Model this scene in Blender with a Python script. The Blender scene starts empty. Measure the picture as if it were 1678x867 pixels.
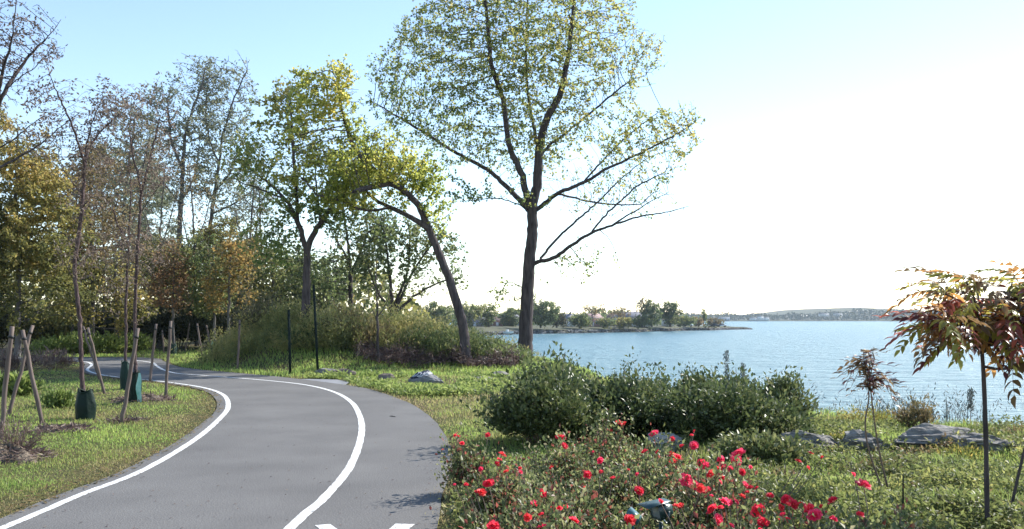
import bpy, bmesh, math, random, sys
import numpy as np
from mathutils import Vector, noise as mnoise

SC = bpy.context.scene
COL = SC.collection
R = math.radians

# ------------------------------------------------------------------ camera, world, sun
F, HZ, CX, EYE = 1453.0, 522.0, 839.0, 1.75
SUN_AZ, SUN_EL = 56.0, 38.0
cam = bpy.data.cameras.new('camera')
cam.sensor_width = 36.0
cam.lens = F / 1678 * 36
cam.shift_y = (HZ - 433.5) / 1678
cam.clip_start = 0.1
cam.clip_end = 6000
camo = bpy.data.objects.new('camera', cam)
COL.objects.link(camo)
camo.location = (0, 0, EYE)
camo.rotation_euler = (R(90), 0, 0)
SC.camera = camo

world = bpy.data.worlds.new('World')
SC.world = world
world.use_nodes = True
wn = world.node_tree
sky = wn.nodes.new('ShaderNodeTexSky')
sky.sky_type = 'NISHITA'
sky.sun_disc = False
sky.sun_elevation = R(SUN_EL)
sky.sun_rotation = R(SUN_AZ)
sky.air_density = 1.0
sky.dust_density = 0.05
sky.ozone_density = 1.2
tnt = wn.nodes.new('ShaderNodeMixRGB'); tnt.blend_type = 'MULTIPLY'; tnt.inputs[0].default_value = 1.0
tnt.inputs[2].default_value = (1.02, .995, .985, 1)
wn.links.new(sky.outputs[0], tnt.inputs[1])
wn.links.new(tnt.outputs[0], wn.nodes['Background'].inputs[0])
wn.nodes['Background'].inputs[1].default_value = 0.13

sl = bpy.data.lights.new('sun', 'SUN')
sl.energy = 4.2
sl.angle = R(0.53)
sl.color = (1.0, 0.95, 0.87)
so = bpy.data.objects.new('sun', sl)
COL.objects.link(so)
sdir = Vector((math.sin(R(SUN_AZ)) * math.cos(R(SUN_EL)), math.cos(R(SUN_AZ)) * math.cos(R(SUN_EL)), math.sin(R(SUN_EL))))
so.rotation_euler = sdir.to_track_quat('Z', 'Y').to_euler()
so.location = sdir * 60

SC.view_settings.view_transform = 'Standard'
SC.view_settings.look = 'None'
SC.view_settings.exposure = 1.12
SC.view_settings.gamma = 1.0
SC.render.engine = 'CYCLES'
SC.cycles.max_bounces = 6
SC.cycles.diffuse_bounces = 3
SC.cycles.glossy_bounces = 2
SC.cycles.transmission_bounces = 4
SC.cycles.volume_bounces = 0
SC.cycles.use_denoising = True
SC.cycles.caustics_reflective = False
SC.cycles.caustics_refractive = False

rng = np.random.default_rng(7)
random.seed(7)

# ------------------------------------------------------------------ materials
def new_mat(name):
    m = bpy.data.materials.new(name)
    m.use_nodes = True
    nt = m.node_tree
    return m, nt, nt.nodes['Principled BSDF'], nt.nodes['Material Output']

def ramp(nt, cols):
    r = nt.nodes.new('ShaderNodeValToRGB')
    e = r.color_ramp.elements
    while len(e) < len(cols):
        e.new(0.5)
    for i, c in enumerate(cols):
        if len(c) == 4:
            e[i].position = c[3]
        else:
            e[i].position = i / (len(cols) - 1)
        e[i].color = (c[0], c[1], c[2], 1)
    return r

def leaf_mat(name, cols, trans=0.35, rough=0.5, spec=0.35):
    m, nt, bs, out = new_mat(name)
    at = nt.nodes.new('ShaderNodeAttribute'); at.attribute_name = 'tint'
    rp = ramp(nt, cols)
    nt.links.new(at.outputs['Fac'], rp.inputs[0])
    nt.links.new(rp.outputs[0], bs.inputs['Base Color'])
    bs.inputs['Roughness'].default_value = rough
    bs.inputs['Specular IOR Level'].default_value = spec
    tr = nt.nodes.new('ShaderNodeBsdfTranslucent')
    hs = nt.nodes.new('ShaderNodeHueSaturation')
    hs.inputs['Value'].default_value = 2.0
    hs.inputs['Saturation'].default_value = .92
    nt.links.new(rp.outputs[0], hs.inputs['Color'])
    nt.links.new(hs.outputs[0], tr.inputs[0])
    mx = nt.nodes.new('ShaderNodeMixShader'); mx.inputs[0].default_value = trans
    nt.links.new(bs.outputs[0], mx.inputs[1]); nt.links.new(tr.outputs[0], mx.inputs[2])
    nt.links.new(mx.outputs[0], out.inputs[0])
    return m

def rough_mat(name, cols, scale=8.0, rough=0.85, bump=0.4, detail=6, stretch=(1, 1, 1), bscale=None, coords='Object', spec=0.3, bdist=0.02):
    m, nt, bs, out = new_mat(name)
    tc = nt.nodes.new('ShaderNodeTexCoord')
    mp = nt.nodes.new('ShaderNodeMapping'); mp.inputs['Scale'].default_value = stretch
    nt.links.new(tc.outputs[coords], mp.inputs[0])
    nz = nt.nodes.new('ShaderNodeTexNoise'); nz.inputs['Scale'].default_value = scale; nz.inputs['Detail'].default_value = detail
    nz.inputs['Roughness'].default_value = 0.65
    nt.links.new(mp.outputs[0], nz.inputs[0])
    rp = ramp(nt, cols)
    nt.links.new(nz.outputs['Fac'], rp.inputs[0])
    nt.links.new(rp.outputs[0], bs.inputs['Base Color'])
    bs.inputs['Roughness'].default_value = rough
    bs.inputs['Specular IOR Level'].default_value = spec
    n2 = nt.nodes.new('ShaderNodeTexNoise'); n2.inputs['Scale'].default_value = bscale or scale * 2.5; n2.inputs['Detail'].default_value = 8
    nt.links.new(mp.outputs[0], n2.inputs[0])
    bp = nt.nodes.new('ShaderNodeBump'); bp.inputs['Strength'].default_value = bump; bp.inputs['Distance'].default_value = bdist
    nt.links.new(n2.outputs['Fac'], bp.inputs['Height'])
    nt.links.new(bp.outputs[0], bs.inputs['Normal'])
    return m

def bark_mat(name, c0, c1, scale=10):
    return rough_mat(name, [(c0[0], c0[1], c0[2], .32), (c1[0], c1[1], c1[2], .7)], scale=scale, stretch=(1, 1, .18), bump=0.9, rough=.9, spec=.2, bdist=.04)

BARK = bark_mat('grey_brown_bark', (.030, .025, .026), (.11, .095, .09), 9)
BARK_DARK = bark_mat('dark_bark', (.032, .026, .027), (.12, .098, .096), 9)
BARK_RED = bark_mat('reddish_young_bark', (.045, .03, .03), (.15, .105, .10), 22)
BARK_PALE = bark_mat('pale_far_bark', (.07, .065, .065), (.16, .15, .14), 9)
WOOD = rough_mat('weathered_stake_wood', [(.085, .062, .052, .3), (.20, .155, .135, .7)], scale=14, stretch=(1, 1, .08), bump=.5, rough=.85, bdist=.01)
TWIG = rough_mat('dry_twig', [(.10, .07, .055, .3), (.22, .16, .12, .7)], scale=20, bump=.2)

# ------------------------------------------------------------------ mesh helpers
def build(name, V, polys, mat=None, parent=None, tint=None, smooth=False, mats=None, midx=None, kind=None):
    """V (n,3); polys: list of int arrays (m,k)"""
    me = bpy.data.meshes.new(name)
    V = np.ascontiguousarray(V, dtype=np.float32)
    me.vertices.add(len(V)); me.vertices.foreach_set('co', V.ravel())
    polys = [np.asarray(p, dtype=np.int32) for p in polys if len(p)]
    nl = sum(p.size for p in polys); npoly = sum(len(p) for p in polys)
    me.loops.add(nl); me.polygons.add(npoly)
    me.loops.foreach_set('vertex_index', np.concatenate([p.ravel() for p in polys]))
    tot = np.concatenate([np.full(len(p), p.shape[1], np.int32) for p in polys])
    st = np.concatenate([[0], np.cumsum(tot)[:-1]]).astype(np.int32)
    me.polygons.foreach_set('loop_start', st)
    try:
        me.polygons.foreach_set('loop_total', tot)
    except Exception:
        pass
    if smooth:
        me.polygons.foreach_set('use_smooth', np.ones(npoly, bool))
    if tint is not None:
        a = me.attributes.new('tint', 'FLOAT', 'POINT')
        a.data.foreach_set('value', np.ascontiguousarray(tint, dtype=np.float32))
    for mm in (mats or ([mat] if mat else [])):
        me.materials.append(mm)
    if midx is not None:
        me.polygons.foreach_set('material_index', np.asarray(midx, np.int32))
    me.update(calc_edges=True)
    o = bpy.data.objects.new(name, me)
    COL.objects.link(o)
    if parent is not None:
        o.parent = parent
    if kind:
        o['kind'] = kind
    return o

def thing(name, label, cat, loc=(0, 0, 0), group=None, rz=0.0):
    o = bpy.data.objects.new(name, None)
    o.empty_display_size = .2
    COL.objects.link(o)
    o.location = loc; o.rotation_euler = (0, 0, rz)
    o['label'] = label; o['category'] = cat
    if group: o['group'] = group
    return o

def tag(o, label, cat, group=None):
    o['label'] = label; o['category'] = cat
    if group: o['group'] = group
    return o

class MB:
    """collects small hand shaped pieces for one mesh"""
    def __init__(s): s.v = []; s.q = {}; s.n = 0
    def add(s, V, polys):
        V = np.asarray(V, float).reshape(-1, 3)
        for p in polys:
            s.q.setdefault(len(p), []).append([i + s.n for i in p])
        s.v.append(V); s.n += len(V)
        return s
    def box(s, c, size, rot=None, taper=1.0):
        x, y, z = [d / 2 for d in size]
        V = np.array([(-x, -y, -z), (x, -y, -z), (x, y, -z), (-x, y, -z), (-x * taper, -y * taper, z), (x * taper, -y * taper, z), (x * taper, y * taper, z), (-x * taper, y * taper, z)])
        if rot is not None:
            V = V @ np.array(rot).T
        return s.add(V + np.array(c), [(0, 3, 2, 1), (4, 5, 6, 7), (0, 1, 5, 4), (1, 2, 6, 5), (2, 3, 7, 6), (3, 0, 4, 7)])
    def tube(s, pts, rad, k=8, cap=True):
        pts = np.asarray(pts, float); n = len(pts)
        rad = np.full(n, rad) if np.isscalar(rad) else np.asarray(rad, float)
        d = np.gradient(pts, axis=0); d /= np.linalg.norm(d, axis=1)[:, None] + 1e-9
        ref = np.array((.31, .93, .17)); u = np.cross(d, ref); u /= np.linalg.norm(u, axis=1)[:, None] + 1e-9
        w = np.cross(d, u)
        a = np.arange(k) / k * 2 * math.pi
        V = pts[:, None] + rad[:, None, None] * (np.cos(a)[None, :, None] * u[:, None] + np.sin(a)[None, :, None] * w[:, None])
        P = []
        for i in range(n - 1):
            for j in range(k):
                P.append((i * k + j, i * k + (j + 1) % k, (i + 1) * k + (j + 1) % k, (i + 1) * k + j))
        if cap:
            P.append(tuple(range(k))[::-1]); P.append(tuple((n - 1) * k + j for j in range(k)))
        return s.add(V, P)
    def out(s, name, mat, parent=None, smooth=False, kind=None):
        return build(name, np.concatenate(s.v), [np.array(v) for v in s.q.values()], mat, parent, smooth=smooth, kind=kind)

def nrm(a):
    return a / (np.linalg.norm(a, axis=-1, keepdims=True) + 1e-9)

def leaf_geo(C, D, L, W, rng, fold=.25, droop=0.0, up=None):
    """kite shaped folded leaves: C base (n,3), D direction, L, W arrays"""
    n = len(C)
    L = np.broadcast_to(np.asarray(L, float), (n,)); W = np.broadcast_to(np.asarray(W, float), (n,))
    D = nrm(D)
    rv = rng.normal(size=(n, 3)) if up is None else up + rng.normal(size=(n, 3)) * .5
    S = nrm(np.cross(D, rv)); N = np.cross(S, D)
    mid = C + D * (L * .45)[:, None]
    tip = C + D * L[:, None]
    if droop:
        tip = tip - np.array((0, 0, 1.)) * (L * droop)[:, None]
    a = mid + S * (W * .5)[:, None] + N * (W * fold)[:, None]
    b = mid - S * (W * .5)[:, None] + N * (W * fold)[:, None]
    V = np.stack([C, a, tip, b], 1).reshape(-1, 3)
    i = np.arange(n)[:, None] * 4
    T = np.concatenate([i + np.array([0, 1, 2]), i + np.array([0, 2, 3])], 0)
    return V, T

def vnoise(P, freq, seed=0):
    r = np.random.default_rng(seed)
    out = np.zeros(len(P))
    for k in range(5):
        d = r.normal(size=P.shape[1]); d /= np.linalg.norm(d)
        out += np.sin(P @ d * freq * (1 + .7 * k) * 2 * math.pi + r.uniform(0, 6.28)) / (1 + .5 * k)
    return out / 2.2

# ------------------------------------------------------------------ terrain
WATER = -3.6
LAND = np.array([(60, -60), (60, -20), (40, 0), (24, 9), (13.5, 13.2), (9.6, 15.0), (6.4, 16.6), (5.2, 19), (4.4, 25), (4.0, 31), (3.6, 37.5), (2.4, 41.5), (-1.0, 44.5),
                 (-4, 50), (-7, 70), (-14, 130), (-30, 220), (-40, 300), (-60, 420), (-200, 700), (-900, 1100), (-900, -60)], float)

def seg_dist(X, Y, poly, closed=True):
    best = np.full(X.shape, 1e9)
    n = len(poly)
    for i in range(n if closed else n - 1):
        a = poly[i]; b = poly[(i + 1) % n]
        d = b - a; t = np.clip(((X - a[0]) * d[0] + (Y - a[1]) * d[1]) / (d @ d), 0, 1)
        best = np.minimum(best, np.hypot(X - a[0] - t * d[0], Y - a[1] - t * d[1]))
    return best

def inside(X, Y, poly):
    c = np.zeros(X.shape, bool); n = len(poly)
    for i in range(n):
        x0, y0 = poly[i]; x1, y1 = poly[(i + 1) % n]
        if y0 == y1: continue
        cond = ((y0 > Y) != (y1 > Y)) & (X < (x1 - x0) * (Y - y0) / (y1 - y0) + x0)
        c ^= cond
    return c

def px0(px, py, z=0.0):
    Y = (EYE - z) * F / (py - HZ)
    return ((px - CX) / F * Y, Y)

LEFT_PX = [(374, 668), (365, 648), (330, 636), (270, 627), (230, 623), (191, 619), (160, 614), (143, 607), (150, 598)]
LEFT_E = [(-3.6, -12), (-3.9, -4), (-4.15, 3), (-4.2, 7.4), (-4.23, 8.7), (-4.2, 10.05), (-4.5, 12.5), (-5.0, 15.1)] + [px0(*p) for p in LEFT_PX] + [(-17.4, 35.8), (-19.5, 36.6), (-24, 36.9), (-40, 36.5)]
RIGHT_PX = [(738, 770), (739, 740), (725, 705), (700, 680), (665, 660), (620, 643), (575, 633), (480, 621), (400, 613), (330, 607), (290, 601), (268, 592.5)]
RIGHT_E = [(.3, -12), (-.1, -4), (-.45, 3), (-.62, 7.4), (-.69, 8.5)] + [px0(*p) for p in RIGHT_PX] + [(-15.3, 38.3), (-17.2, 39.6), (-22, 40.0), (-40, 39.6)]
CENT_PX = [(575, 765), (592, 715), (590, 685), (575, 660), (545, 643), (500, 632), (440, 625), (380, 620), (330, 616), (290, 613), (268, 607), (256, 600), (248, 595)]
CENT_E = [(-1.3, -12), (-1.6, -4), (-1.78, 3), (-1.83, 7.39), (-1.81, 8.53)] + [px0(*p) for p in CENT_PX] + [(-16.0, 37.0), (-18.4, 38.1), (-24, 38.4), (-40, 38)]

def smooth_poly(P, n=6):
    P = np.array(P, float); out = []
    for i in range(len(P) - 1):
        p0 = P[max(i - 1, 0)]; p1 = P[i]; p2 = P[i + 1]; p3 = P[min(i + 2, len(P) - 1)]
        for t in np.arange(n) / n:
            out.append(.5 * (2 * p1 + (p2 - p0) * t + (2 * p0 - 5 * p1 + 4 * p2 - p3) * t * t + (3 * p1 - p0 - 3 * p2 + p3) * t ** 3))
    out.append(P[-1])
    return np.array(out)

LE, RE, CE = smooth_poly(LEFT_E), smooth_poly(RIGHT_E), smooth_poly(CENT_E)
PATH = np.concatenate([LE, RE[::-1]])
PATH_S = np.concatenate([LE[::3], RE[::-1][::3]])

def gz(X, Y):
    X = np.asarray(X, float); Y = np.asarray(Y, float)
    sh = X.shape; X = X.ravel(); Y = Y.ravel()
    dp = seg_dist(X, Y, PATH_S); dp[inside(X, Y, PATH_S)] = 0
    wp = np.clip((dp - .3) / 2.5, 0, 1); wp = wp * wp * (3 - 2 * wp)
    z = 1.05 * np.exp(-((X + 6.2) / 4.6) ** 2 - ((Y - 33.5) / 3.6) ** 2)
    z += .55 * np.exp(-((X + 11) / 4) ** 2 - ((Y - 37) / 4) ** 2)
    z += .5 * np.clip((Y - 42) / 30, 0, 3) * np.clip((-4 - X) / 10, 0, 1)
    z += .05 * np.sin(X * .9 + 1.3) * np.sin(Y * .7) + .03 * np.sin(X * 2.3 + Y * 1.7)
    z += -.25 * np.clip((X - .5) / 2.0, 0, 1) * np.clip((Y - 20) / 10, 0, 1)
    z *= wp
    ds = seg_dist(X, Y, LAND); ins = inside(X, Y, LAND)
    ds = np.where(ins, ds, -ds)
    t = np.clip((1.0 - ds) / 6.0, 0, 1)
    z = z * (1 - t) + t * (-6.2)
    return z.reshape(sh)

def g1(x, y): return float(gz(np.array([x]), np.array([y]))[0])

def G(px, py):
    """ground point seen at a pixel of the photograph"""
    z = 0.0
    for _ in range(25):
        Y = (EYE - z) * F / (py - HZ); X = (px - CX) / F * Y
        z = .5 * z + .5 * g1(X, Y)
    return np.array((X, Y, g1(X, Y)))

def AT(px, py, Y):
    return np.array(((px - CX) / F * Y, Y, EYE - (py - HZ) / F * Y))

def spaced(lo, hi, fine, n, p=2.2):
    t = np.linspace(0, 1, n)
    return lo + (hi - lo) * t ** p

xs = np.concatenate([-np.array(spaced(14, 880, 0, 46, 2.4))[::-1], np.arange(-13.7, 13.8, .3), spaced(14, 1200, 0, 46, 2.4)])
ys = np.concatenate([np.linspace(-50, 2.7, 18), np.arange(3, 46, .35), spaced(46.2, 2300, 0, 70, 2.4)])
GX, GY = np.meshgrid(xs, ys)
GZ = gz(GX, GY)

def grid_polys(ny, nx):
    i = np.arange(ny * nx).reshape(ny, nx)
    return np.stack([i[:-1, :-1], i[:-1, 1:], i[1:, 1:], i[1:, :-1]], -1).reshape(-1, 4)

def ground_mat():
    m, nt, bs, out = new_mat('soil_and_turf')
    tc = nt.nodes.new('ShaderNodeTexCoord')
    n1 = nt.nodes.new('ShaderNodeTexNoise'); n1.inputs['Scale'].default_value = .55; n1.inputs['Detail'].default_value = 6
    nt.links.new(tc.outputs['Object'], n1.inputs[0])
    r1 = ramp(nt, [(.06, .075, .025, .3), (.085, .085, .035, .5), (.13, .10, .055, .68)])
    nt.links.new(n1.outputs['Fac'], r1.inputs[0])
    n2 = nt.nodes.new('ShaderNodeTexNoise'); n2.inputs['Scale'].default_value = 28; n2.inputs['Detail'].default_value = 8
    nt.links.new(tc.outputs['Object'], n2.inputs[0])
    r2 = ramp(nt, [(.45, .45, .45, .3), (1.25, 1.2, 1.1, .7)])
    nt.links.new(n2.outputs['Fac'], r2.inputs[0])
    mx = nt.nodes.new('ShaderNodeMixRGB'); mx.blend_type = 'MULTIPLY'; mx.inputs[0].default_value = 1
    nt.links.new(r1.outputs[0], mx.inputs[1]); nt.links.new(r2.outputs[0], mx.inputs[2])
    nt.links.new(mx.outputs[0], bs.inputs['Base Color'])
    bs.inputs['Roughness'].default_value = .95; bs.inputs['Specular IOR Level'].default_value = .15
    bp = nt.nodes.new('ShaderNodeBump'); bp.inputs['Strength'].default_value = .7; bp.inputs['Distance'].default_value = .04
    nt.links.new(n2.outputs['Fac'], bp.inputs['Height']); nt.links.new(bp.outputs[0], bs.inputs['Normal'])
    return m
GROUND_M = ground_mat()
build('ground', np.stack([GX, GY, GZ], -1).reshape(-1, 3), [grid_polys(len(ys), len(xs))], GROUND_M, smooth=True, kind='structure')

# ------------------------------------------------------------------ water
def water_mat():
    m, nt, bs, out = new_mat('rippled_bay_water')
    tc = nt.nodes.new('ShaderNodeTexCoord')
    mp = nt.nodes.new('ShaderNodeMapping'); mp.inputs['Scale'].default_value = (.4, 1.0, 1); mp.inputs['Rotation'].default_value = (0, 0, R(-6))
    nt.links.new(tc.outputs['Object'], mp.inputs[0])
    hs = []
    for sc, am in ((.28, 1.0), (.8, .55), (2.2, .3)):
        nz = nt.nodes.new('ShaderNodeTexNoise'); nz.inputs['Scale'].default_value = sc; nz.inputs['Detail'].default_value = 5; nz.inputs['Roughness'].default_value = .6
        nt.links.new(mp.outputs[0], nz.inputs[0])
        mu = nt.nodes.new('ShaderNodeMath'); mu.operation = 'MULTIPLY'; mu.inputs[1].default_value = am
        nt.links.new(nz.outputs['Fac'], mu.inputs[0]); hs.append(mu)
    a = nt.nodes.new('ShaderNodeMath'); a.operation = 'ADD'
    nt.links.new(hs[0].outputs[0], a.inputs[0]); nt.links.new(hs[1].outputs[0], a.inputs[1])
    b = nt.nodes.new('ShaderNodeMath'); b.operation = 'ADD'
    nt.links.new(a.outputs[0], b.inputs[0]); nt.links.new(hs[2].outputs[0], b.inputs[1])
    bp = nt.nodes.new('ShaderNodeBump'); bp.inputs['Strength'].default_value = 1.0; bp.inputs['Distance'].default_value = 2.2
    nt.links.new(b.outputs[0], bp.inputs['Height']); nt.links.new(bp.outputs[0], bs.inputs['Normal'])
    bs.inputs['Base Color'].default_value = (.075, .185, .225, 1)
    bs.inputs['Specular IOR Level'].default_value = .40
    bs.inputs['Roughness'].default_value = .28
    bs.inputs['IOR'].default_value = 1.33
    return m
wx = np.concatenate([np.linspace(-850, -60, 12), np.linspace(-50, 200, 30), np.linspace(230, 1180, 20)])
wy = np.concatenate([np.linspace(-48, 10, 8), np.linspace(14, 300, 40), np.linspace(330, 2280, 30)])
WX, WY = np.meshgrid(wx, wy)
build('water', np.stack([WX, WY, np.full(WX.shape, WATER)], -1).reshape(-1, 3), [grid_polys(len(wy), len(wx))], water_mat(), kind='structure')

# ------------------------------------------------------------------ path and its markings
def asphalt_mat():
    m, nt, bs, out = new_mat('grey_asphalt')
    tc = nt.nodes.new('ShaderNodeTexCoord')
    n1 = nt.nodes.new('ShaderNodeTexNoise'); n1.inputs['Scale'].default_value = .8; n1.inputs['Detail'].default_value = 5
    n2 = nt.nodes.new('ShaderNodeTexNoise'); n2.inputs['Scale'].default_value = 95; n2.inputs['Detail'].default_value = 5; n2.inputs['Roughness'].default_value = .7
    n3 = nt.nodes.new('ShaderNodeTexVoronoi'); n3.inputs['Scale'].default_value = 55
    for n in (n1, n2, n3): nt.links.new(tc.outputs['Object'], n.inputs['Vector'])
    r1 = ramp(nt, [(.105, .102, .099, .25), (.128, .124, .120, .5), (.152, .148, .142, .75)])
    r2 = ramp(nt, [(.45, .45, .45, .33), (1.0, 1.0, 1.0, .5), (1.7, 1.7, 1.65, .68)])
    nt.links.new(n1.outputs['Fac'], r1.inputs[0]); nt.links.new(n2.outputs['Fac'], r2.inputs[0])
    mx = nt.nodes.new('ShaderNodeMixRGB'); mx.blend_type = 'MULTIPLY'; mx.inputs[0].default_value = .8
    nt.links.new(r1.outputs[0], mx.inputs[1]); nt.links.new(r2.outputs[0], mx.inputs[2])
    nt.links.new(mx.outputs[0], bs.inputs['Base Color'])
    bs.inputs['Roughness'].default_value = .85; bs.inputs['Specular IOR Level'].default_value = .25
    bp = nt.nodes.new('ShaderNodeBump'); bp.inputs['Strength'].default_value = .35; bp.inputs['Distance'].default_value = .008
    nt.links.new(n3.outputs['Distance'], bp.inputs['Height']); nt.links.new(bp.outputs[0], bs.inputs['Normal'])
    return m
PATH_Z = .02
def resample(P, n):
    d = np.concatenate([[0], np.cumsum(np.linalg.norm(np.diff(P, axis=0), axis=1))])
    t = np.linspace(0, d[-1], n)
    return np.stack([np.interp(t, d, P[:, k]) for k in range(2)], 1)
# pair left and right edge by index of matching stations (arc fraction between matched key points)
def paired():
    keyL = [0, 3, 6.5, 9, 11.5, 13.5, 15.3, 17, 19.0, len(LEFT_E) - 1]
    keyR = [0, 3, 6.0, 9, 11.0, 12.2, 13.4, 14.5, 17.5, len(RIGHT_E) - 1]
    A, B = [], []
    for i in range(len(keyL) - 1):
        for t in np.arange(16) / 16:
            for key, P, O in ((keyL, LE, A), (keyR, RE, B)):
                s = (key[i] + (key[i + 1] - key[i]) * t) * 6
                k = int(min(s, len(P) - 2)); f = s - k
                O.append(P[k] * (1 - f) + P[k + 1] * f)
    A.append(LE[-1]); B.append(RE[-1])
    return np.array(A), np.array(B)
PA, PB = paired()
jit = np.convolve(np.random.default_rng(3).normal(size=len(PB)), np.ones(5) / 5, 'same') * .03
# ragged outer edge: a little shoulder beyond the line on the left
nA = np.gradient(PA, axis=0); nA = np.stack([-nA[:, 1], nA[:, 0]], 1); nA = nrm(nA)
PAo = PA + nA * (.22 + jit[:, None])
nB = np.gradient(PB, axis=0); nB = nrm(np.stack([nB[:, 1], -nB[:, 0]], 1))
PBo = PB + nB * jit[:, None]
V = []
cols = 7
for a, b in zip(PAo, PBo):
    for t in np.linspace(0, 1, cols):
        p = a * (1 - t) + b * t
        V.append((p[0], p[1], PATH_Z))
path = build('path', np.array(V), [grid_polys(len(PAo), cols)], asphalt_mat(), kind='structure')

def paint_mat():
    m, nt, bs, out = new_mat('white_road_paint')
    tc = nt.nodes.new('ShaderNodeTexCoord')
    n1 = nt.nodes.new('ShaderNodeTexNoise'); n1.inputs['Scale'].default_value = 35; n1.inputs['Detail'].default_value = 6
    nt.links.new(tc.outputs['Object'], n1.inputs[0])
    r1 = ramp(nt, [(.22, .22, .22, .36), (.58, .58, .56, .44), (.76, .76, .74, .62)])
    nt.links.new(n1.outputs['Fac'], r1.inputs[0]); nt.links.new(r1.outputs[0], bs.inputs['Base Color'])
    bs.inputs['Roughness'].default_value = .7
    return m
PAINT = paint_mat()
def stripe(name, P, w, z=PATH_Z + .004, wob=.0025, parent=None):
    P = np.asarray(P); d = np.gradient(P, axis=0); n = nrm(np.stack([-d[:, 1], d[:, 0]], 1))
    r = np.random.default_rng(len(P))
    w1 = w / 2 + r.normal(size=len(P)) * wob; w2 = w / 2 + r.normal(size=len(P)) * wob
    A = P + n * w1[:, None]; B = P - n * w2[:, None]
    V = np.stack([np.column_stack([A, np.full(len(P), z)]), np.column_stack([B, np.full(len(P), z)])], 1).reshape(-1, 3)
    o = build(name, V, [grid_polys(len(P), 2)], PAINT, parent)
    if parent is None: o['kind'] = 'structure'
    return o
def dense(P, s=.12):
    d = np.sum(np.linalg.norm(np.diff(P, axis=0), axis=1))
    return resample(P, int(d / s))
stripe('edge_line', dense(LE), .096)
stripe('centre_line', dense(CE), .10)
# the top of a painted letter at the bottom of the picture: two arms
def flat_poly(name, pix, z=PATH_Z + .004):
    V = [(*px0(px, py, PATH_Z), z) for px, py in pix]
    c = np.mean(V, 0)
    o = build(name, np.array(V), [np.array([list(range(len(V)))])], PAINT)
    o['kind'] = 'structure'
    return o
flat_poly('painted_letter_arm', [(516, 861.5), (541, 859.5), (606, 905), (583, 913)][::-1])
flat_poly('painted_letter_arm', [(680, 859.5), (648, 859), (583, 913), (606, 920)])

# pale concrete apron on the far right edge of the path
CONC = rough_mat('pale_concrete', [(.17, .175, .19, .3), (.26, .265, .28, .7)], scale=3, bump=.3)
ap = [(470, 621.5), (505, 621), (552, 622), (572, 626), (566, 631), (540, 630.5), (500, 626)]
V = [(*px0(px, py, .016), .016) for px, py in ap]
build('apron', np.array(V), [np.array([list(range(len(V)))[::-1]])], CONC, kind='structure')

# ------------------------------------------------------------------ tree machinery
def colonize(nodes, parents, limb, attr, step, kill, infl, rng, up=0.0, jitter=.15, maxit=220, maxn=16000):
    N = len(nodes)
    pos = np.zeros((maxn, 3)); pos[:N] = nodes
    par = np.full(maxn, -1); par[:N] = parents
    lim = np.zeros(maxn, int); lim[:N] = limb
    kids = np.zeros(maxn, int)
    for p in parents:
        if p >= 0: kids[p] += 1
    nd = np.full(len(attr), 1e9); ni = np.zeros(len(attr), int)
    def upd(i0, i1):
        for s in range(i0, i1, 400):
            e = min(i1, s + 400)
            D = np.sqrt(np.maximum(0, (attr ** 2).sum(1)[:, None] + (pos[s:e] ** 2).sum(1)[None] - 2 * attr @ pos[s:e].T))
            j = D.argmin(1); d = D[np.arange(len(attr)), j]
            b = d < nd
            nd[b] = d[b]; ni[b] = j[b] + s
    upd(0, N)
    for it in range(maxit):
        live = nd > kill
        attr = attr[live]; nd = nd[live]; ni = ni[live]
        if len(attr) == 0: break
        act = nd < infl
        if not act.any(): break
        idx = ni[act]
        dirs = nrm(attr[act] - pos[idx]) * rng.exponential(1.0, act.sum())[:, None]
        uq, inv = np.unique(idx, return_inverse=True)
        S = np.zeros((len(uq), 3)); np.add.at(S, inv, dirs)
        S = nrm(S) + rng.normal(size=S.shape) * jitter
        S[:, 2] += up
        S = nrm(S)
        ok = kids[uq] < 6
        uq = uq[ok]; S = S[ok]
        if len(uq) == 0: break
        m = len(uq)
        if N + m > maxn: break
        pos[N:N + m] = pos[uq] + S * step
        par[N:N + m] = uq; lim[N:N + m] = lim[uq]
        kids[uq] += 1
        upd(N, N + m); N += m
    return pos[:N], par[:N], lim[:N]

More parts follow.
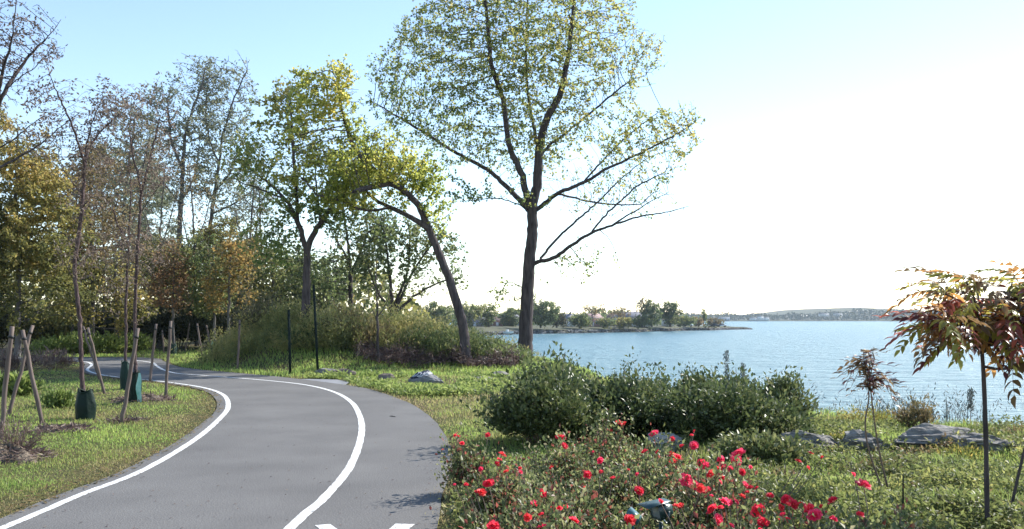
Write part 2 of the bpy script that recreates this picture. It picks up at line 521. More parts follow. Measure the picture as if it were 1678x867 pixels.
def tubes(pos, par, rad, lim, thr, kbig=9, ksmall=4):
    """rings per node joined to the parent; returns dict limb -> (V, quads)"""
    N = len(pos)
    size = np.ones(N)
    mainc = np.full(N, -1)
    bestr = np.zeros(N)
    for i in range(N - 1, 0, -1):
        p = par[i]
        if p >= 0 and rad[i] > bestr[p]:
            bestr[p] = rad[i]; mainc[p] = i
    d = np.zeros((N, 3)); has = par >= 0
    d[has] = pos[has] - pos[par[has]]
    d2 = d.copy()
    mk = mainc >= 0
    d2[mk] += pos[mainc[mk]] - pos[mk]
    d2 = nrm(d2)
    ref = np.array((.31, .93, .17))
    def ring(P, D, r, k):
        u = nrm(np.cross(D, ref)); w = np.cross(D, u)
        a = np.arange(k) / k * 2 * math.pi
        return P[:, None] + r[:, None, None] * (np.cos(a)[None, :, None] * u[:, None] + np.sin(a)[None, :, None] * w[:, None])
    out = {}
    big = rad >= thr
    for L in np.unique(lim):
        Vs, Qs, off = [], [], 0
        for cls, k in ((True, kbig), (False, ksmall)):
            sel = np.where((lim == L) & (big == cls))[0]
            if len(sel) == 0: continue
            loc = np.full(N, -1); loc[sel] = np.arange(len(sel))
            RV = ring(pos[sel], d2[sel], rad[sel], k)
            Vs.append(RV.reshape(-1, 3)); base = off; off += len(sel) * k
            ch = sel[par[sel] >= 0]
            p = par[ch]
            same = (loc[p] >= 0) & (mainc[p] == ch)
            start = np.where(same, base + loc[p] * k, -1)
            ex = ch[~same]
            if len(ex):
                dd = nrm(pos[ex] - pos[par[ex]])
                EV = ring(pos[par[ex]], dd, np.minimum(rad[par[ex]], rad[ex] * 1.25), k)
                Vs.append(EV.reshape(-1, 3))
                start[~same] = off + np.arange(len(ex)) * k
                off += len(ex) * k
            end = base + loc[ch] * k
            j = np.arange(k)
            Q = np.stack([start[:, None] + j, start[:, None] + (j + 1) % k, end[:, None] + (j + 1) % k, end[:, None] + j], -1).reshape(-1, 4)
            Qs.append(Q)
        out[L] = (np.concatenate(Vs), np.concatenate(Qs))
    return out

def densify(P, step):
    P = np.asarray(P, float)
    d = np.concatenate([[0], np.cumsum(np.linalg.norm(np.diff(P, axis=0), axis=1))])
    n = max(2, int(round(d[-1] / step)) + 1)
    Q = smooth_poly(P, 8) if len(P) > 2 else P
    d = np.concatenate([[0], np.cumsum(np.linalg.norm(np.diff(Q, axis=0), axis=1))])
    t = np.linspace(0, d[-1], n)
    return np.stack([np.interp(t, d, Q[:, k]) for k in range(3)], 1)

def tree(name, label, cat, base, limbs, crown, n_attr, step, kill, r_trunk, r_twig, lpn, L, W, lmat, bark=None, group=None,
         seed=1, infl=None, up=.05, jitter=.15, leafy=5, thin=0.0, nfreq=.35, tint_fn=None, split=False, thr=.025, droop=.3, spread=1.0,
         ddir=0.0, flare=1.35, minlimb=None, tint_noise=.22, leaf_up=0.0, keep_fn=None):
    """limbs: lists of (px, py[, dY]) seen from the photo's viewpoint at the tree's distance; crown: (px,py,rx,ry,dY,depth,weight)"""
    r = np.random.default_rng(seed)
    n_attr = int(n_attr * 2.6); kill *= .62; step *= .85
    Y0 = base[1]
    def W3(q):
        dy = q[2] if len(q) > 2 else 0.0
        return AT(q[0], q[1], Y0 + dy)
    nodes, parents, lim = [], [], []
    for li, lb in enumerate(limbs):
        P = [W3(q) for q in lb]
        if li == 0: P[0] = np.array(base) - np.array((0, 0, .08))
        P = densify(P, step)
        if len(P) > 3:
            P[1:-1] += r.normal(size=(len(P) - 2, 3)) * step * .07
        if li == 0:
            par0 = -1
            i0 = 0
        else:
            D = np.linalg.norm(np.array(nodes) - P[0], axis=1)
            par0 = int(D.argmin()); i0 = 1
        for i in range(i0, len(P)):
            nodes.append(P[i]); parents.append(par0); lim.append(li); par0 = len(nodes) - 1
    wts = np.array([c[6] * c[2] * c[3] for c in crown], float); wts /= wts.sum()
    at = []
    for c, w in zip(crown, wts):
        n = int(n_attr * w)
        n2 = int(n * 1.7) + 3
        u0 = nrm(r.normal(size=(n2, 3)))
        u = u0 * (r.uniform(0, 1, n2) ** (1 / 2.3) * (1 + .20 * vnoise(u0, .55, seed + int(c[0])) + .10 * r.normal(size=n2)))[:, None]
        Yc = Y0 + c[4]
        C = AT(c[0], c[1], Yc)
        q = C + u * np.array((c[2] * Yc / F, c[5], c[3] * Yc / F))
        cl = vnoise(q, nfreq * 1.6, seed + 3) + r.normal(size=n2) * .35
        at.append(q[np.argsort(-cl)[:n]])
    at = np.concatenate(at)
    pos, par, lm = colonize(np.array(nodes), parents, lim, at, step, kill, infl or 1e9, r, up=up, jitter=jitter)
    N = len(pos)
    # smoothing of grown twigs
    n0 = len(nodes)
    cnt = np.zeros(N)
    kids = np.zeros(N, int)
    for i in range(1, N): kids[par[i]] += 1
    tips = kids == 0
    cnt[tips] = 1
    for i in range(N - 1, 0, -1): cnt[par[i]] += cnt[i]
    p = math.log(r_trunk * (.62 if split else .8) / r_twig) / math.log(max(cnt[0], 2))
    rad = r_twig * np.maximum(cnt, 1) ** p
    # limbs keep a believable radius; the foot flares
    h = pos[:, 2] - base[2]
    tr = (lm == 0) & (np.arange(N) < n0)
    ntr = tr.sum(); k = np.arange(ntr)
    rad[:ntr] = np.maximum(rad[:ntr], r_trunk * (.1 + .9 * (1 - np.linspace(0, 1, ntr)) ** .9))
    rad[:ntr] *= 1 + (flare - 1) * np.exp(-h[:ntr] / (r_trunk * 1.8))
    if minlimb:
        for li, (a, b) in minlimb.items():
            s = np.where((lm == li) & (np.arange(N) < n0))[0]
            rad[s] = np.maximum(rad[s], np.linspace(a, b, len(s)))
    for _ in range(2):
        q = pos.copy()
        m = np.zeros((N, 3)); c = np.zeros(N)
        np.add.at(m, par[1:], pos[1:]); np.add.at(c, par[1:], 1)
        i = np.arange(n0, N); i = i[c[i] > 0]
        q[i] = .5 * pos[i] + .25 * pos[par[i]] + .25 * m[i] / c[i][:, None]
        pos = q
    root = thing(name, label, cat, tuple(base), group)
    b = np.array(base)
    if not split: lm = np.zeros(N, int)
    for li, (V, Q) in tubes(pos - b, par, rad, lm, thr).items():
        build('trunk' if li == 0 else 'limb', V, [Q], bark or BARK, root, smooth=True)
    # leaves
    if lpn > 0:
        s = np.where((cnt <= leafy) & (np.arange(N) >= n0 * .0) & (rad < r_twig * leafy ** p * 1.01))[0]
        s = s[par[s] >= 0]
        idx = np.repeat(s, lpn)
        t = r.uniform(0, 1, len(idx))[:, None]
        C = pos[idx] * t + pos[par[idx]] * (1 - t)
        nz = vnoise(C, nfreq, seed) + r.normal(size=len(C)) * .3
        if keep_fn is not None: nz = nz + keep_fn(C)
        keep = nz > thin
        C = C[keep]; idx = idx[keep]
        C = C + r.normal(size=C.shape) * L * .55 * spread
        D = r.normal(size=C.shape) + nrm(pos[idx] - pos[par[idx]]) * .6
        D[:, 2] -= droop
        sc = r.uniform(.65, 1.25, len(C))
        V, T = leaf_geo(C - b, D, L * sc, W * sc, r, up=(np.array((0, 0, leaf_up)) if leaf_up else None))
        tn = .5 + tint_noise * vnoise(C, nfreq * 1.2, seed + 9) + r.normal(size=len(C)) * .16
        if tint_fn is not None: tn = tn + tint_fn(C)
        build('crown', V, [T], lmat, root, tint=np.repeat(np.clip(tn, 0, 1), 4))
    return root

# leaf colours
L_COTTON = leaf_mat('cottonwood_leaf', [(.045, .085, .028), (.105, .15, .04), (.20, .215, .055), (.31, .25, .06)], trans=.6)
L_LIME = leaf_mat('yellow_green_leaf', [(.11, .15, .025), (.20, .235, .04), (.30, .30, .055), (.40, .32, .065)], trans=.62)
L_GREEN = leaf_mat('dull_green_leaf', [(.035, .056, .02), (.075, .105, .034), (.13, .155, .052), (.19, .18, .06)], trans=.48)
L_OLIVE = leaf_mat('olive_gold_leaf', [(.06, .072, .024), (.135, .14, .04), (.22, .19, .05), (.28, .19, .055)], trans=.52)
L_BROWN = leaf_mat('brown_autumn_leaf', [(.06, .055, .025), (.12, .10, .04), (.18, .125, .055), (.22, .16, .08)], trans=.42)
L_ORANGE = leaf_mat('orange_autumn_leaf', [(.06, .08, .028), (.14, .13, .04), (.24, .15, .04), (.30, .19, .05)], trans=.48)
L_RUST = leaf_mat('rust_red_leaf', [(.07, .075, .03), (.14, .105, .045), (.22, .115, .055), (.22, .16, .07)], trans=.45)
L_GREY = leaf_mat('grey_green_sparse_leaf', [(.08, .095, .06), (.13, .15, .09), (.18, .19, .12), (.22, .20, .14)], trans=.42)
L_DRY = leaf_mat('dry_purple_brown_leaf', [(.06, .05, .05), (.11, .085, .07), (.16, .115, .085), (.19, .16, .11)], trans=.35)
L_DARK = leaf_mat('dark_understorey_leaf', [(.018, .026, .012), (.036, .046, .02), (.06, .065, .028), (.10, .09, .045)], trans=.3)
L_BRIGHT = leaf_mat('bright_weed_leaf', [(.08, .12, .028), (.15, .20, .045), (.22, .26, .07), (.30, .30, .09)], trans=.45)
L_BUSH = leaf_mat('glossy_bayberry_leaf', [(.02, .034, .013), (.055, .08, .026), (.10, .125, .04), (.17, .175, .065)], trans=.28, rough=.42, spec=.4)
L_ROSE = leaf_mat('rose_leaf', [(.22, .05, .035), (.035, .05, .018), (.085, .11, .038), (.18, .195, .07), (.27, .24, .13)], trans=.42, rough=.45, spec=.4)
L_FEATHER = leaf_mat('feathery_stem', [(.065, .08, .028), (.15, .165, .05), (.24, .23, .07), (.32, .26, .10)], trans=.35)
L_DEADW = leaf_mat('dead_weed_stem', [(.05, .035, .035), (.10, .065, .06), (.16, .11, .09), (.24, .19, .14)], trans=.2)
L_BLUEW = leaf_mat('grey_blue_weed', [(.03, .04, .045), (.06, .075, .075), (.10, .115, .10), (.16, .16, .12)], trans=.25)
L_YELLOW = leaf_mat('yellow_weed_leaf', [(.07, .09, .02), (.14, .15, .03), (.28, .22, .04), (.40, .29, .05)], trans=.4)
def BY(px, Y):
    X = (px - CX) / F * Y
    return np.array((X, Y, g1(X, Y)))

# ------------------------------------------------------------------ big trees
tree('cottonwood_tree', 'tall broad tree with thin green and yellow leaves standing alone by the water', 'tree', BY(860, 38.3),
     [[(860, 596), (861, 560), (863, 500), (867, 430), (872, 380), (872, 345), (876, 320), (880, 300), (884, 243), (896, 195), (915, 160), (925, 125), (935, 60), (942, -20), (945, -70)],
      [(871, 350), (864, 325), (854, 284, -.3), (834, 238, -.5), (824, 162, -.6), (806, 112, -.8), (801, 66, -1), (795, 0, -1), (785, -60, -1)],
      [(869, 348), (844, 320, .6), (803, 281, 1.3), (763, 259, 1.8), (727, 238, 2.2), (697, 218, 2.5), (650, 190, 2.8), (612, 168, 3)],
      [(868, 346), (840, 331, -.8), (809, 325, -1.4), (763, 330, -2)],
      [(876, 345), (890, 335), (915, 317, -.8), (956, 299, -1.4), (991, 279, -2), (1042, 254, -2.5), (1100, 225, -3), (1140, 200, -3)],
      [(882, 262), (898, 240, .6), (915, 228, .9), (946, 203, 1.4), (985, 170, 1.9), (1035, 130, 2.4)],
      [(883, 250), (876, 215, .8), (872, 193, 1.2), (864, 142, 1.7), (862, 60, 2), (866, -20, 2.2)],
      [(867, 436), (880, 430), (905, 424, -.3), (935, 403, -.8), (966, 383, -1.2), (1001, 370, -1.6), (1047, 355, -2), (1090, 348, -2.2), (1128, 338, -2.4)],
      [(884, 428), (905, 400, .5), (935, 370, 1), (981, 330, 1.6), (1017, 294, 2.2), (1060, 260, 2.6), (1100, 245, 3)],
      [(912, 420), (930, 425, .3), (945, 445, .4), (958, 485, .5)],
      [(850, 470), (835, 462, .2), (822, 475, .3), (812, 500, .3)],
      [(966, 383, -1.2), (1005, 340, -.9), (1045, 305, -.6), (1085, 285, -.5)], [(1001, 370, -1.6), (1050, 340, -1.9), (1095, 315, -2)], [(956, 299, -1.4), (1000, 250, -1), (1050, 205, -.6), (1085, 180, -.4)], [(915, 317, -.8), (955, 328, -.2), (1005, 335, .4), (1050, 335, .8)],
      [(935, 403, -.8), (950, 425, -.7), (972, 442, -.6), (978, 470, -.6)], [(985, 377, -1.4), (1000, 395, -1.3), (1012, 425, -1.3), (1010, 450, -1.3)], [(868, 445, .1), (885, 452, .3), (905, 475, .4), (915, 500, .4)], [(905, 424, -.3), (918, 440, -.6), (920, 470, -.7), (912, 495, -.7)]],
     [(800, 70, 120, 110, -1, 3.2, 1.3), (700, 165, 95, 80, 1, 2.6, 1.15), (930, 55, 120, 110, 0, 3.2, 1.1), (865, 190, 130, 90, 0, 3.3, .9), (1010, 105, 75, 75, 1, 2, .8),
      (1055, 240, 85, 68, -2, 2, 1.1), (1112, 215, 38, 50, -2.5, 1.3, 1.0), (1000, 310, 125, 58, 0, 2.2, 1.4), (960, 425, 60, 45, -.5, 1.2, .5), (765, 235, 85, 35, 0, 2, .45), (762, 318, 48, 25, -1, 1.2, .3), (640, 125, 40, 55, 2, 1.4, .8),
      (830, -60, 150, 70, 0, 3, .9), (935, 455, 40, 40, 0, .8, .12), (820, 480, 28, 40, 0, .7, .25), (1090, 345, 45, 18, -2, .8, .35), (700, 60, 60, 60, 1, 2, .7)],
     6600, .22, .38, .32, .005, 6, .120, .10, L_COTTON, BARK_DARK, seed=11, up=.05, leafy=5, thin=-.08, nfreq=.26, split=True, thr=.03, flare=1.12,
     keep_fn=lambda C: -.75 * ((C[:, 2] < 8.2) & (C[:, 0] > 1.0)),
     tint_fn=lambda C: .022 * (C[:, 0] - .5) + .015 * (C[:, 2] - 9) + .10,  # leaf colour shifts lighter to the right and top: sunlit side painted in
     minlimb={1: (.16, .02), 2: (.125, .015), 3: (.03, .01), 4: (.10, .012), 5: (.07, .012), 6: (.085, .015), 7: (.095, .012), 8: (.06, .012), 9: (.018, .006), 10: (.015, .005), 11: (.04, .008), 12: (.04, .008), 13: (.04, .008), 14: (.03, .006), 15: (.015, .004), 16: (.015, .004), 17: (.012, .004), 18: (.012, .004)})

tree('leaning_tree', 'dark tree leaning left over the mound with a sunlit yellow green crown', 'tree', BY(765, 30.2),
     [[(766, 578), (760, 545), (752, 510), (735, 455), (715, 405), (700, 370), (693, 350), (681, 330, -.2), (655, 308, -.5), (635, 301, -.8), (603, 308, -1.2), (578, 314, -1.6)],
      [(700, 372), (680, 360), (665, 352, .3), (640, 340, .6), (612, 325, 1), (590, 302, 1.2), (560, 272, 1.4)],
      [(657, 308, -.5), (612, 277, 0), (580, 240, .2), (563, 190, .2), (553, 135, .2)],
      [(640, 340, .6), (600, 345, .2), (560, 330, -.3), (520, 320, -.6)]],
     [(553, 150, 34, 62, 0, .8, 1.1), (517, 225, 60, 52, 0, 1.0, 1.0), (585, 260, 88, 58, 0, 1.2, 1.2), (668, 288, 66, 38, 0, 1.1, .9), (625, 262, 74, 44, -1, 1.0, 1.0), (480, 270, 35, 45, 0, .8, .5), (560, 325, 60, 25, 0, .8, .3), (560, 190, 45, 45, 0, .9, .8), (500, 150, 28, 40, 0, .8, .5), (722, 345, 30, 40, 0, .9, .2)],
     3600, .2, .34, .185, .006, 11, .115, .095, L_LIME, BARK_DARK, seed=21, thin=-.1, nfreq=.3, split=True, thr=.025,
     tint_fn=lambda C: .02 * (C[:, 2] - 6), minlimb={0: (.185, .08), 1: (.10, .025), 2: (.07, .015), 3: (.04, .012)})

tree('forked_tree', 'dark forked tree on the mound behind the metal posts, half bare on its left side', 'tree', BY(500, 32.5),
     [[(500, 560), (501, 520), (502, 480), (503, 440), (504, 412), (510, 390), (525, 365), (545, 335), (560, 310), (575, 282)],
      [(504, 415), (495, 385), (486, 360), (470, 330, .3), (440, 300, .6), (408, 272, 1), (385, 230, 1.2)],
      [(488, 362), (486, 325), (484, 300, -.3), (480, 240, -.5), (476, 180, -.6)],
      [(525, 366), (520, 320, .5), (515, 270, .8)],
      [(470, 330), (440, 315), (400, 300), (365, 290)]],
     [(470, 185, 40, 55, 0, 1.2, 1.0), (495, 285, 60, 60, 0, 1.6, 1.0), (430, 230, 32, 60, 0, 1, .35), (560, 345, 55, 45, 0, 1.4, .9), (440, 395, 50, 40, 0, 1.2, .45), (460, 320, 55, 50, 0, 1.4, .55), (395, 270, 30, 50, .5, 1, .3), (570, 300, 40, 40, 0, 1, .8)],
     1900, .2, .36, .19, .0055, 5, .14, .115, L_COTTON, BARK_DARK, seed=31, thin=-.05, nfreq=.3, split=True, thr=.025,
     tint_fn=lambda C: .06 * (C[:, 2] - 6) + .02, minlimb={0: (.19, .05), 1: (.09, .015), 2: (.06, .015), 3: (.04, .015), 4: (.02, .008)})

# light trees behind the mound
tree('slender_tree', 'slim straight tree with thin pale leaves behind the mound, left of two alike', 'tree', BY(575, 50),
     [[(575, 560), (575, 500), (574, 450), (570, 400), (564, 350), (560, 320)], [(575, 450), (590, 415), (604, 380)], [(574, 430), (555, 400), (545, 385)]],
     [(575, 385, 45, 60, 0, 2, 1), (545, 450, 35, 40, 0, 1.4, .7), (610, 380, 40, 45, 0, 1.6, 1)], 900, .3, .5, .17, .009, 6, .20, .14, L_GREEN, BARK_DARK, seed=41, thin=-.1, nfreq=.25,
     tint_fn=lambda C: .12)
tree('spreading_tree', 'many stemmed tree with arching pale branches behind the mound, left of the leaning trunk', 'tree', BY(645, 48),
     [[(645, 560), (643, 510), (640, 470), (636, 430), (630, 385), (622, 350)], [(644, 520), (660, 480), (680, 440), (705, 405), (725, 385)], [(644, 520), (672, 490), (705, 470), (740, 455)],
      [(643, 510), (620, 480), (606, 445), (598, 410)], [(644, 505), (665, 455), (670, 420), (672, 385)]],
     [(640, 395, 60, 50, 0, 2, 1), (705, 400, 45, 45, 0, 1.8, 1), (738, 430, 28, 50, 0, 1.4, 1.1), (620, 455, 50, 45, 0, 1.6, .8), (690, 455, 55, 40, 0, 1.6, .8)], 1300, .3, .5, .15, .009, 6, .19, .14, L_GREEN, BARK_DARK, seed=43, thin=-.1, nfreq=.25,
     tint_fn=lambda C: .10 + .03 * (C[:, 0] + 5), minlimb={1: (.1, .03), 2: (.09, .03), 3: (.08, .03), 4: (.09, .03)})
tree('bare_sapling', 'thin nearly bare sapling standing in front of the mound weeds', 'sapling', BY(620, 29.5),
     [[(621, 580), (619, 540), (618, 500), (616, 460), (617, 425)], [(619, 530), (610, 505), (604, 480)], [(619, 520), (634, 495), (640, 470)], [(618, 490), (628, 462)]],
     [(618, 460, 22, 40, 0, .5, 1), (620, 505, 26, 25, 0, .5, .6)], 90, .16, .25, .05, .006, 3, .09, .07, L_GREEN, BARK_DARK, seed=45, thin=.0)

# young staked trees and the row behind
tree('young_tree', 'slim young tree with dry reddish leaves and a deep green bag round its foot', 'tree', BY(141, 15.6),
     [[(140, 692), (136, 640), (133, 585), (131, 530), (126, 480), (122, 440), (127, 400), (134, 350), (137, 300), (141, 243), (146, 215)],
      [(139, 262), (155, 228, .2), (178, 203, .4), (205, 180, .6), (228, 162, .8)], [(139, 270), (128, 235, -.2), (117, 203, -.3), (96, 157, -.4), (78, 110, -.5), (72, 85, -.5)],
      [(136, 320), (112, 290, .3), (95, 265, .4)], [(135, 340), (155, 315, -.3), (168, 285, -.4)], [(141, 245), (150, 205, -.3), (165, 165, -.5), (172, 130, -.6)], [(127, 470), (105, 430, 0), (90, 405, 0)], [(124, 440), (150, 415, .2), (172, 405, .3)]],
     [(70, 160, 38, 32, 0, .6, 1), (100, 215, 50, 40, 0, .7, 1), (155, 180, 45, 55, 0, .8, 1.1), (130, 250, 55, 40, 0, .7, .7), (190, 190, 35, 35, .4, .5, .8), (130, 330, 45, 45, 0, .6, .35), (128, 420, 45, 40, 0, .6, .35), (73, 100, 12, 20, -.4, .3, .4)],
     700, .09, .17, .044, .0026, 4, .065, .03, L_DRY, BARK_RED, seed=51, thin=-.1, nfreq=.8, thr=.012, droop=.5, flare=1.15, leafy=5)
tree('young_tree', 'slim young tree with few grey brown leaves, a torn green bag at its foot', 'tree', BY(222, 18.6),
     [[(224, 662), (222, 600), (221, 540), (222, 480), (224, 430), (228, 370), (231, 314), (226, 285), (218, 255), (212, 215)],
      [(231, 316), (240, 285), (248, 250, .3), (254, 228, .4), (262, 190, .5)], [(229, 350), (250, 320, -.3), (270, 290, -.5)], [(226, 400), (205, 370, .3), (196, 340, .4)], [(223, 470), (245, 440, .2), (262, 430, .3)], [(222, 490), (195, 470, -.2), (170, 445, -.3)],
      [(222, 530), (200, 520, -.4), (180, 508, -.7)], [(222, 528), (240, 520, -.3), (252, 505, -.5)]],
     [(215, 200, 35, 65, 0, .8, 1), (255, 215, 38, 70, 0, .9, 1), (235, 290, 50, 45, 0, .8, .8), (235, 400, 45, 50, 0, .7, .5), (195, 400, 35, 50, 0, .6, .4), (205, 475, 45, 40, 0, .7, .35)],
     760, .10, .19, .044, .0028, 4, .07, .032, L_DRY, BARK_RED, seed=53, thin=-.05, nfreq=.7, thr=.012, droop=.4, flare=1.15, leafy=5, tint_fn=lambda C: .15)
tree('young_tree', 'slim young tree behind the one with the torn bag, its own bag dark green', 'tree', BY(206, 22.0),
     [[(205, 640), (206, 590), (206, 540), (207, 480), (210, 420), (213, 360), (214, 300), (208, 250)], [(211, 400), (190, 360), (182, 320)], [(212, 370), (228, 335), (236, 300)]],
     [(205, 300, 40, 60, 0, .9, 1), (205, 400, 50, 50, 0, .9, .8), (180, 350, 35, 45, 0, .8, .6)], 500, .13, .24, .042, .0033, 4, .085, .04, L_BROWN, BARK_RED, seed=55, thin=-.05, nfreq=.6, thr=.012, flare=1.15)
tree('overhanging_tree', 'tree at the left border with long bare reaching branches and small dry leaves', 'tree', BY(-34, 13.2),
     [[(-34, 716), (-32, 620), (-30, 520), (-33, 430), (-36, 350), (-34, 300), (-30, 260), (-20, 215), (-5, 180)],
      [(-34, 310), (-15, 285), (5, 272, 0), (30, 258, .2), (56, 243, .3), (80, 225, .4), (101, 206, .5), (130, 185, .6)], [(-32, 285), (-10, 250), (20, 230), (50, 205, -.2), (72, 190, -.3)],
      [(-5, 180), (10, 145), (28, 118, .2), (51, 88, .3), (81, 58, .4), (100, 32, .5)], [(-6, 182), (4, 120, -.2), (18, 70, -.4), (25, 20, -.6), (28, -30, -.6)], [(10, 146), (35, 125, -.3), (60, 108, -.5), (88, 74, -.6)]],
     [(30, 45, 40, 60, 0, .5, 1), (75, 65, 28, 35, 0, .4, .9), (15, 120, 40, 45, 0, .5, .8), (95, 205, 35, 28, .3, .4, .6), (40, 235, 45, 30, 0, .4, .6), (-40, 120, 60, 120, 0, .9, .6)],
     520, .08, .15, .055, .0028, 3, .06, .026, L_DRY, BARK_DARK, seed=57, thin=-.05, nfreq=.9, thr=.012, droop=.5, flare=1.15, tint_fn=lambda C: -.12,
     minlimb={1: (.022, .006), 2: (.016, .005), 3: (.018, .005), 4: (.02, .005), 5: (.01, .004)})
tree('staked_tree', 'young staked tree with a rust red crown beyond the bend of the path', 'tree', BY(284, 41.5),
     [[(284, 588), (284, 550), (284, 500), (285, 450), (286, 410)]], [(280, 430, 32, 45, 0, 1.1, 1), (285, 480, 35, 38, 0, 1.1, .8), (262, 465, 30, 40, 0, 1, .6)], 420, .2, .34, .07, .007, 6, .16, .09, L_RUST, BARK_PALE, seed=61, thin=-.3)
tree('staked_tree', 'young staked tree with a dull green crown and a bag with a pale top', 'tree', BY(351, 41.5),
     [[(351, 588), (351, 550), (351, 500), (350, 450), (349, 415)]], [(340, 430, 40, 50, 0, 1.2, 1), (345, 480, 42, 40, 0, 1.2, .8)], 480, .2, .34, .07, .007, 8, .16, .09, L_GREEN, BARK_PALE, seed=63, thin=-.3, tint_fn=lambda C: .1)
tree('staked_tree', 'young staked tree with an orange gold crown, rightmost of the distant staked row', 'tree', BY(374, 40.0),
     [[(374, 591), (374, 550), (375, 500), (376, 450), (378, 410)], [(375, 520), (392, 508), (400, 498)]], [(385, 425, 42, 45, 0, 1.2, 1), (395, 465, 38, 38, 0, 1.1, .9), (360, 470, 30, 40, 0, 1, .5)], 480, .2, .34, .08, .007, 6, .16, .095, L_ORANGE, BARK_PALE, seed=65, thin=-.3)

# poplars and the wood edge on the left
tree('poplar_tree', 'tall pale feathery tree with a straight dark trunk above the left wood', 'tree', BY(293, 62),
     [[(292, 570), (292, 500), (292, 450), (294, 400), (296, 345), (300, 280), (304, 218), (318, 175), (330, 142), (338, 105)], [(295, 335), (272, 305), (254, 284), (240, 250)], [(297, 330), (318, 290), (325, 250)], [(300, 280), (280, 225), (275, 165)]],
     [(270, 210, 45, 85, 0, 3, 1), (320, 165, 45, 70, 0, 3, 1), (290, 290, 60, 50, 0, 3, .7), (345, 130, 25, 40, 0, 2, .6)], 1500, .42, .7, .21, .012, 9, .22, .11, L_GREY, BARK_PALE, seed=71, up=.3, thin=.0, nfreq=.15, minlimb={0: (.21, .04), 1: (.08, .03), 2: (.07, .03), 3: (.07, .025)})
tree('poplar_tree', 'tall pale feathery tree leaning right, its trunk beside the forked dark tree', 'tree', BY(342, 64),
     [[(338, 570), (338, 480), (340, 420), (344, 375), (352, 315), (358, 274), (364, 228), (382, 167), (405, 115)], [(360, 270), (340, 215), (338, 150)], [(352, 315), (378, 280), (395, 230)], [(347, 350), (390, 330), (420, 305)]],
     [(345, 165, 30, 70, 0, 2.5, .9), (390, 160, 32, 65, 0, 2.5, 1), (370, 260, 55, 60, 0, 3, .8), (385, 330, 55, 45, 0, 3, .9)], 1500, .42, .7, .17, .012, 9, .22, .11, L_GREY, BARK_PALE, seed=73, up=.3, thin=.0, nfreq=.15, minlimb={0: (.17, .04), 1: (.07, .025), 2: (.07, .025), 3: (.06, .025)})
tree('poplar_tree', 'pale feathery tree left of the straight poplar, top hidden among twigs', 'tree', BY(200, 58),
     [[(196, 570), (198, 480), (200, 400), (204, 330), (212, 260), (222, 190)], [(203, 340), (180, 290), (172, 240)], [(206, 320), (232, 280), (246, 220)]],
     [(200, 230, 50, 70, 0, 3, 1), (240, 240, 30, 70, 0, 2.5, .8), (190, 330, 60, 50, 0, 3, .9)], 1100, .42, .7, .16, .012, 9, .22, .11, L_GREY, BARK_PALE, seed=75, up=.25, thin=.05, nfreq=.15, tint_fn=lambda C: .1)

def wood_tree(name, label, px, Y, top, crown, n, mat, seed, bark=BARK_PALE, L=.18, W=.095, lpn=13, **k):
    b = BY(px, Y)
    py0 = HZ + (EYE - b[2]) * F / Y
    tree(name, label, 'tree', b, [[(px, py0), (px + 2, py0 * .66 + top * .34), (px - 2, py0 * .33 + top * .67), (px + 1, top + 15)]], crown, n, .32, .52, .14, .010, lpn, L, W, mat, bark, 'trees of the left wood edge', seed=seed, thin=k.pop('thin', -.3), nfreq=.22, **k)
wood_tree('wood_tree', 'dense olive gold tree filling the left border above the stakes', 28, 40, 190, [(25, 290, 85, 95, 0, 2.2, 1), (50, 400, 85, 90, 0, 2.4, 1), (-30, 380, 60, 130, 0, 2.2, .8), (60, 480, 70, 50, 0, 1.8, .8)], 3000, L_OLIVE, 81, lpn=22, tint_fn=lambda C: .06 * (C[:, 2] - 6))
wood_tree('wood_tree', 'brownish tree behind the nearest young tree trunk', 150, 46, 225, [(155, 300, 50, 70, 0, 2, .8), (165, 400, 70, 70, 0, 2.2, 1), (120, 440, 55, 70, 0, 2, .9)], 1500, L_BROWN, 83, thin=-.15)
wood_tree('wood_tree', 'olive green tree low between the young trees on the left', 190, 44, 400, [(180, 470, 60, 50, 0, 1.8, 1), (215, 490, 45, 50, 0, 1.6, 1), (140, 490, 50, 45, 0, 1.6, 1)], 1100, L_OLIVE, 85)
wood_tree('wood_tree', 'darker green tree top showing beyond the brownish tree', 240, 70, 235, [(175, 275, 45, 35, 0, 2.5, .8), (240, 320, 45, 60, 0, 2.5, .8), (250, 410, 60, 60, 0, 3, .8)], 900, L_GREY, 87, L=.26, W=.14, thin=-.1)
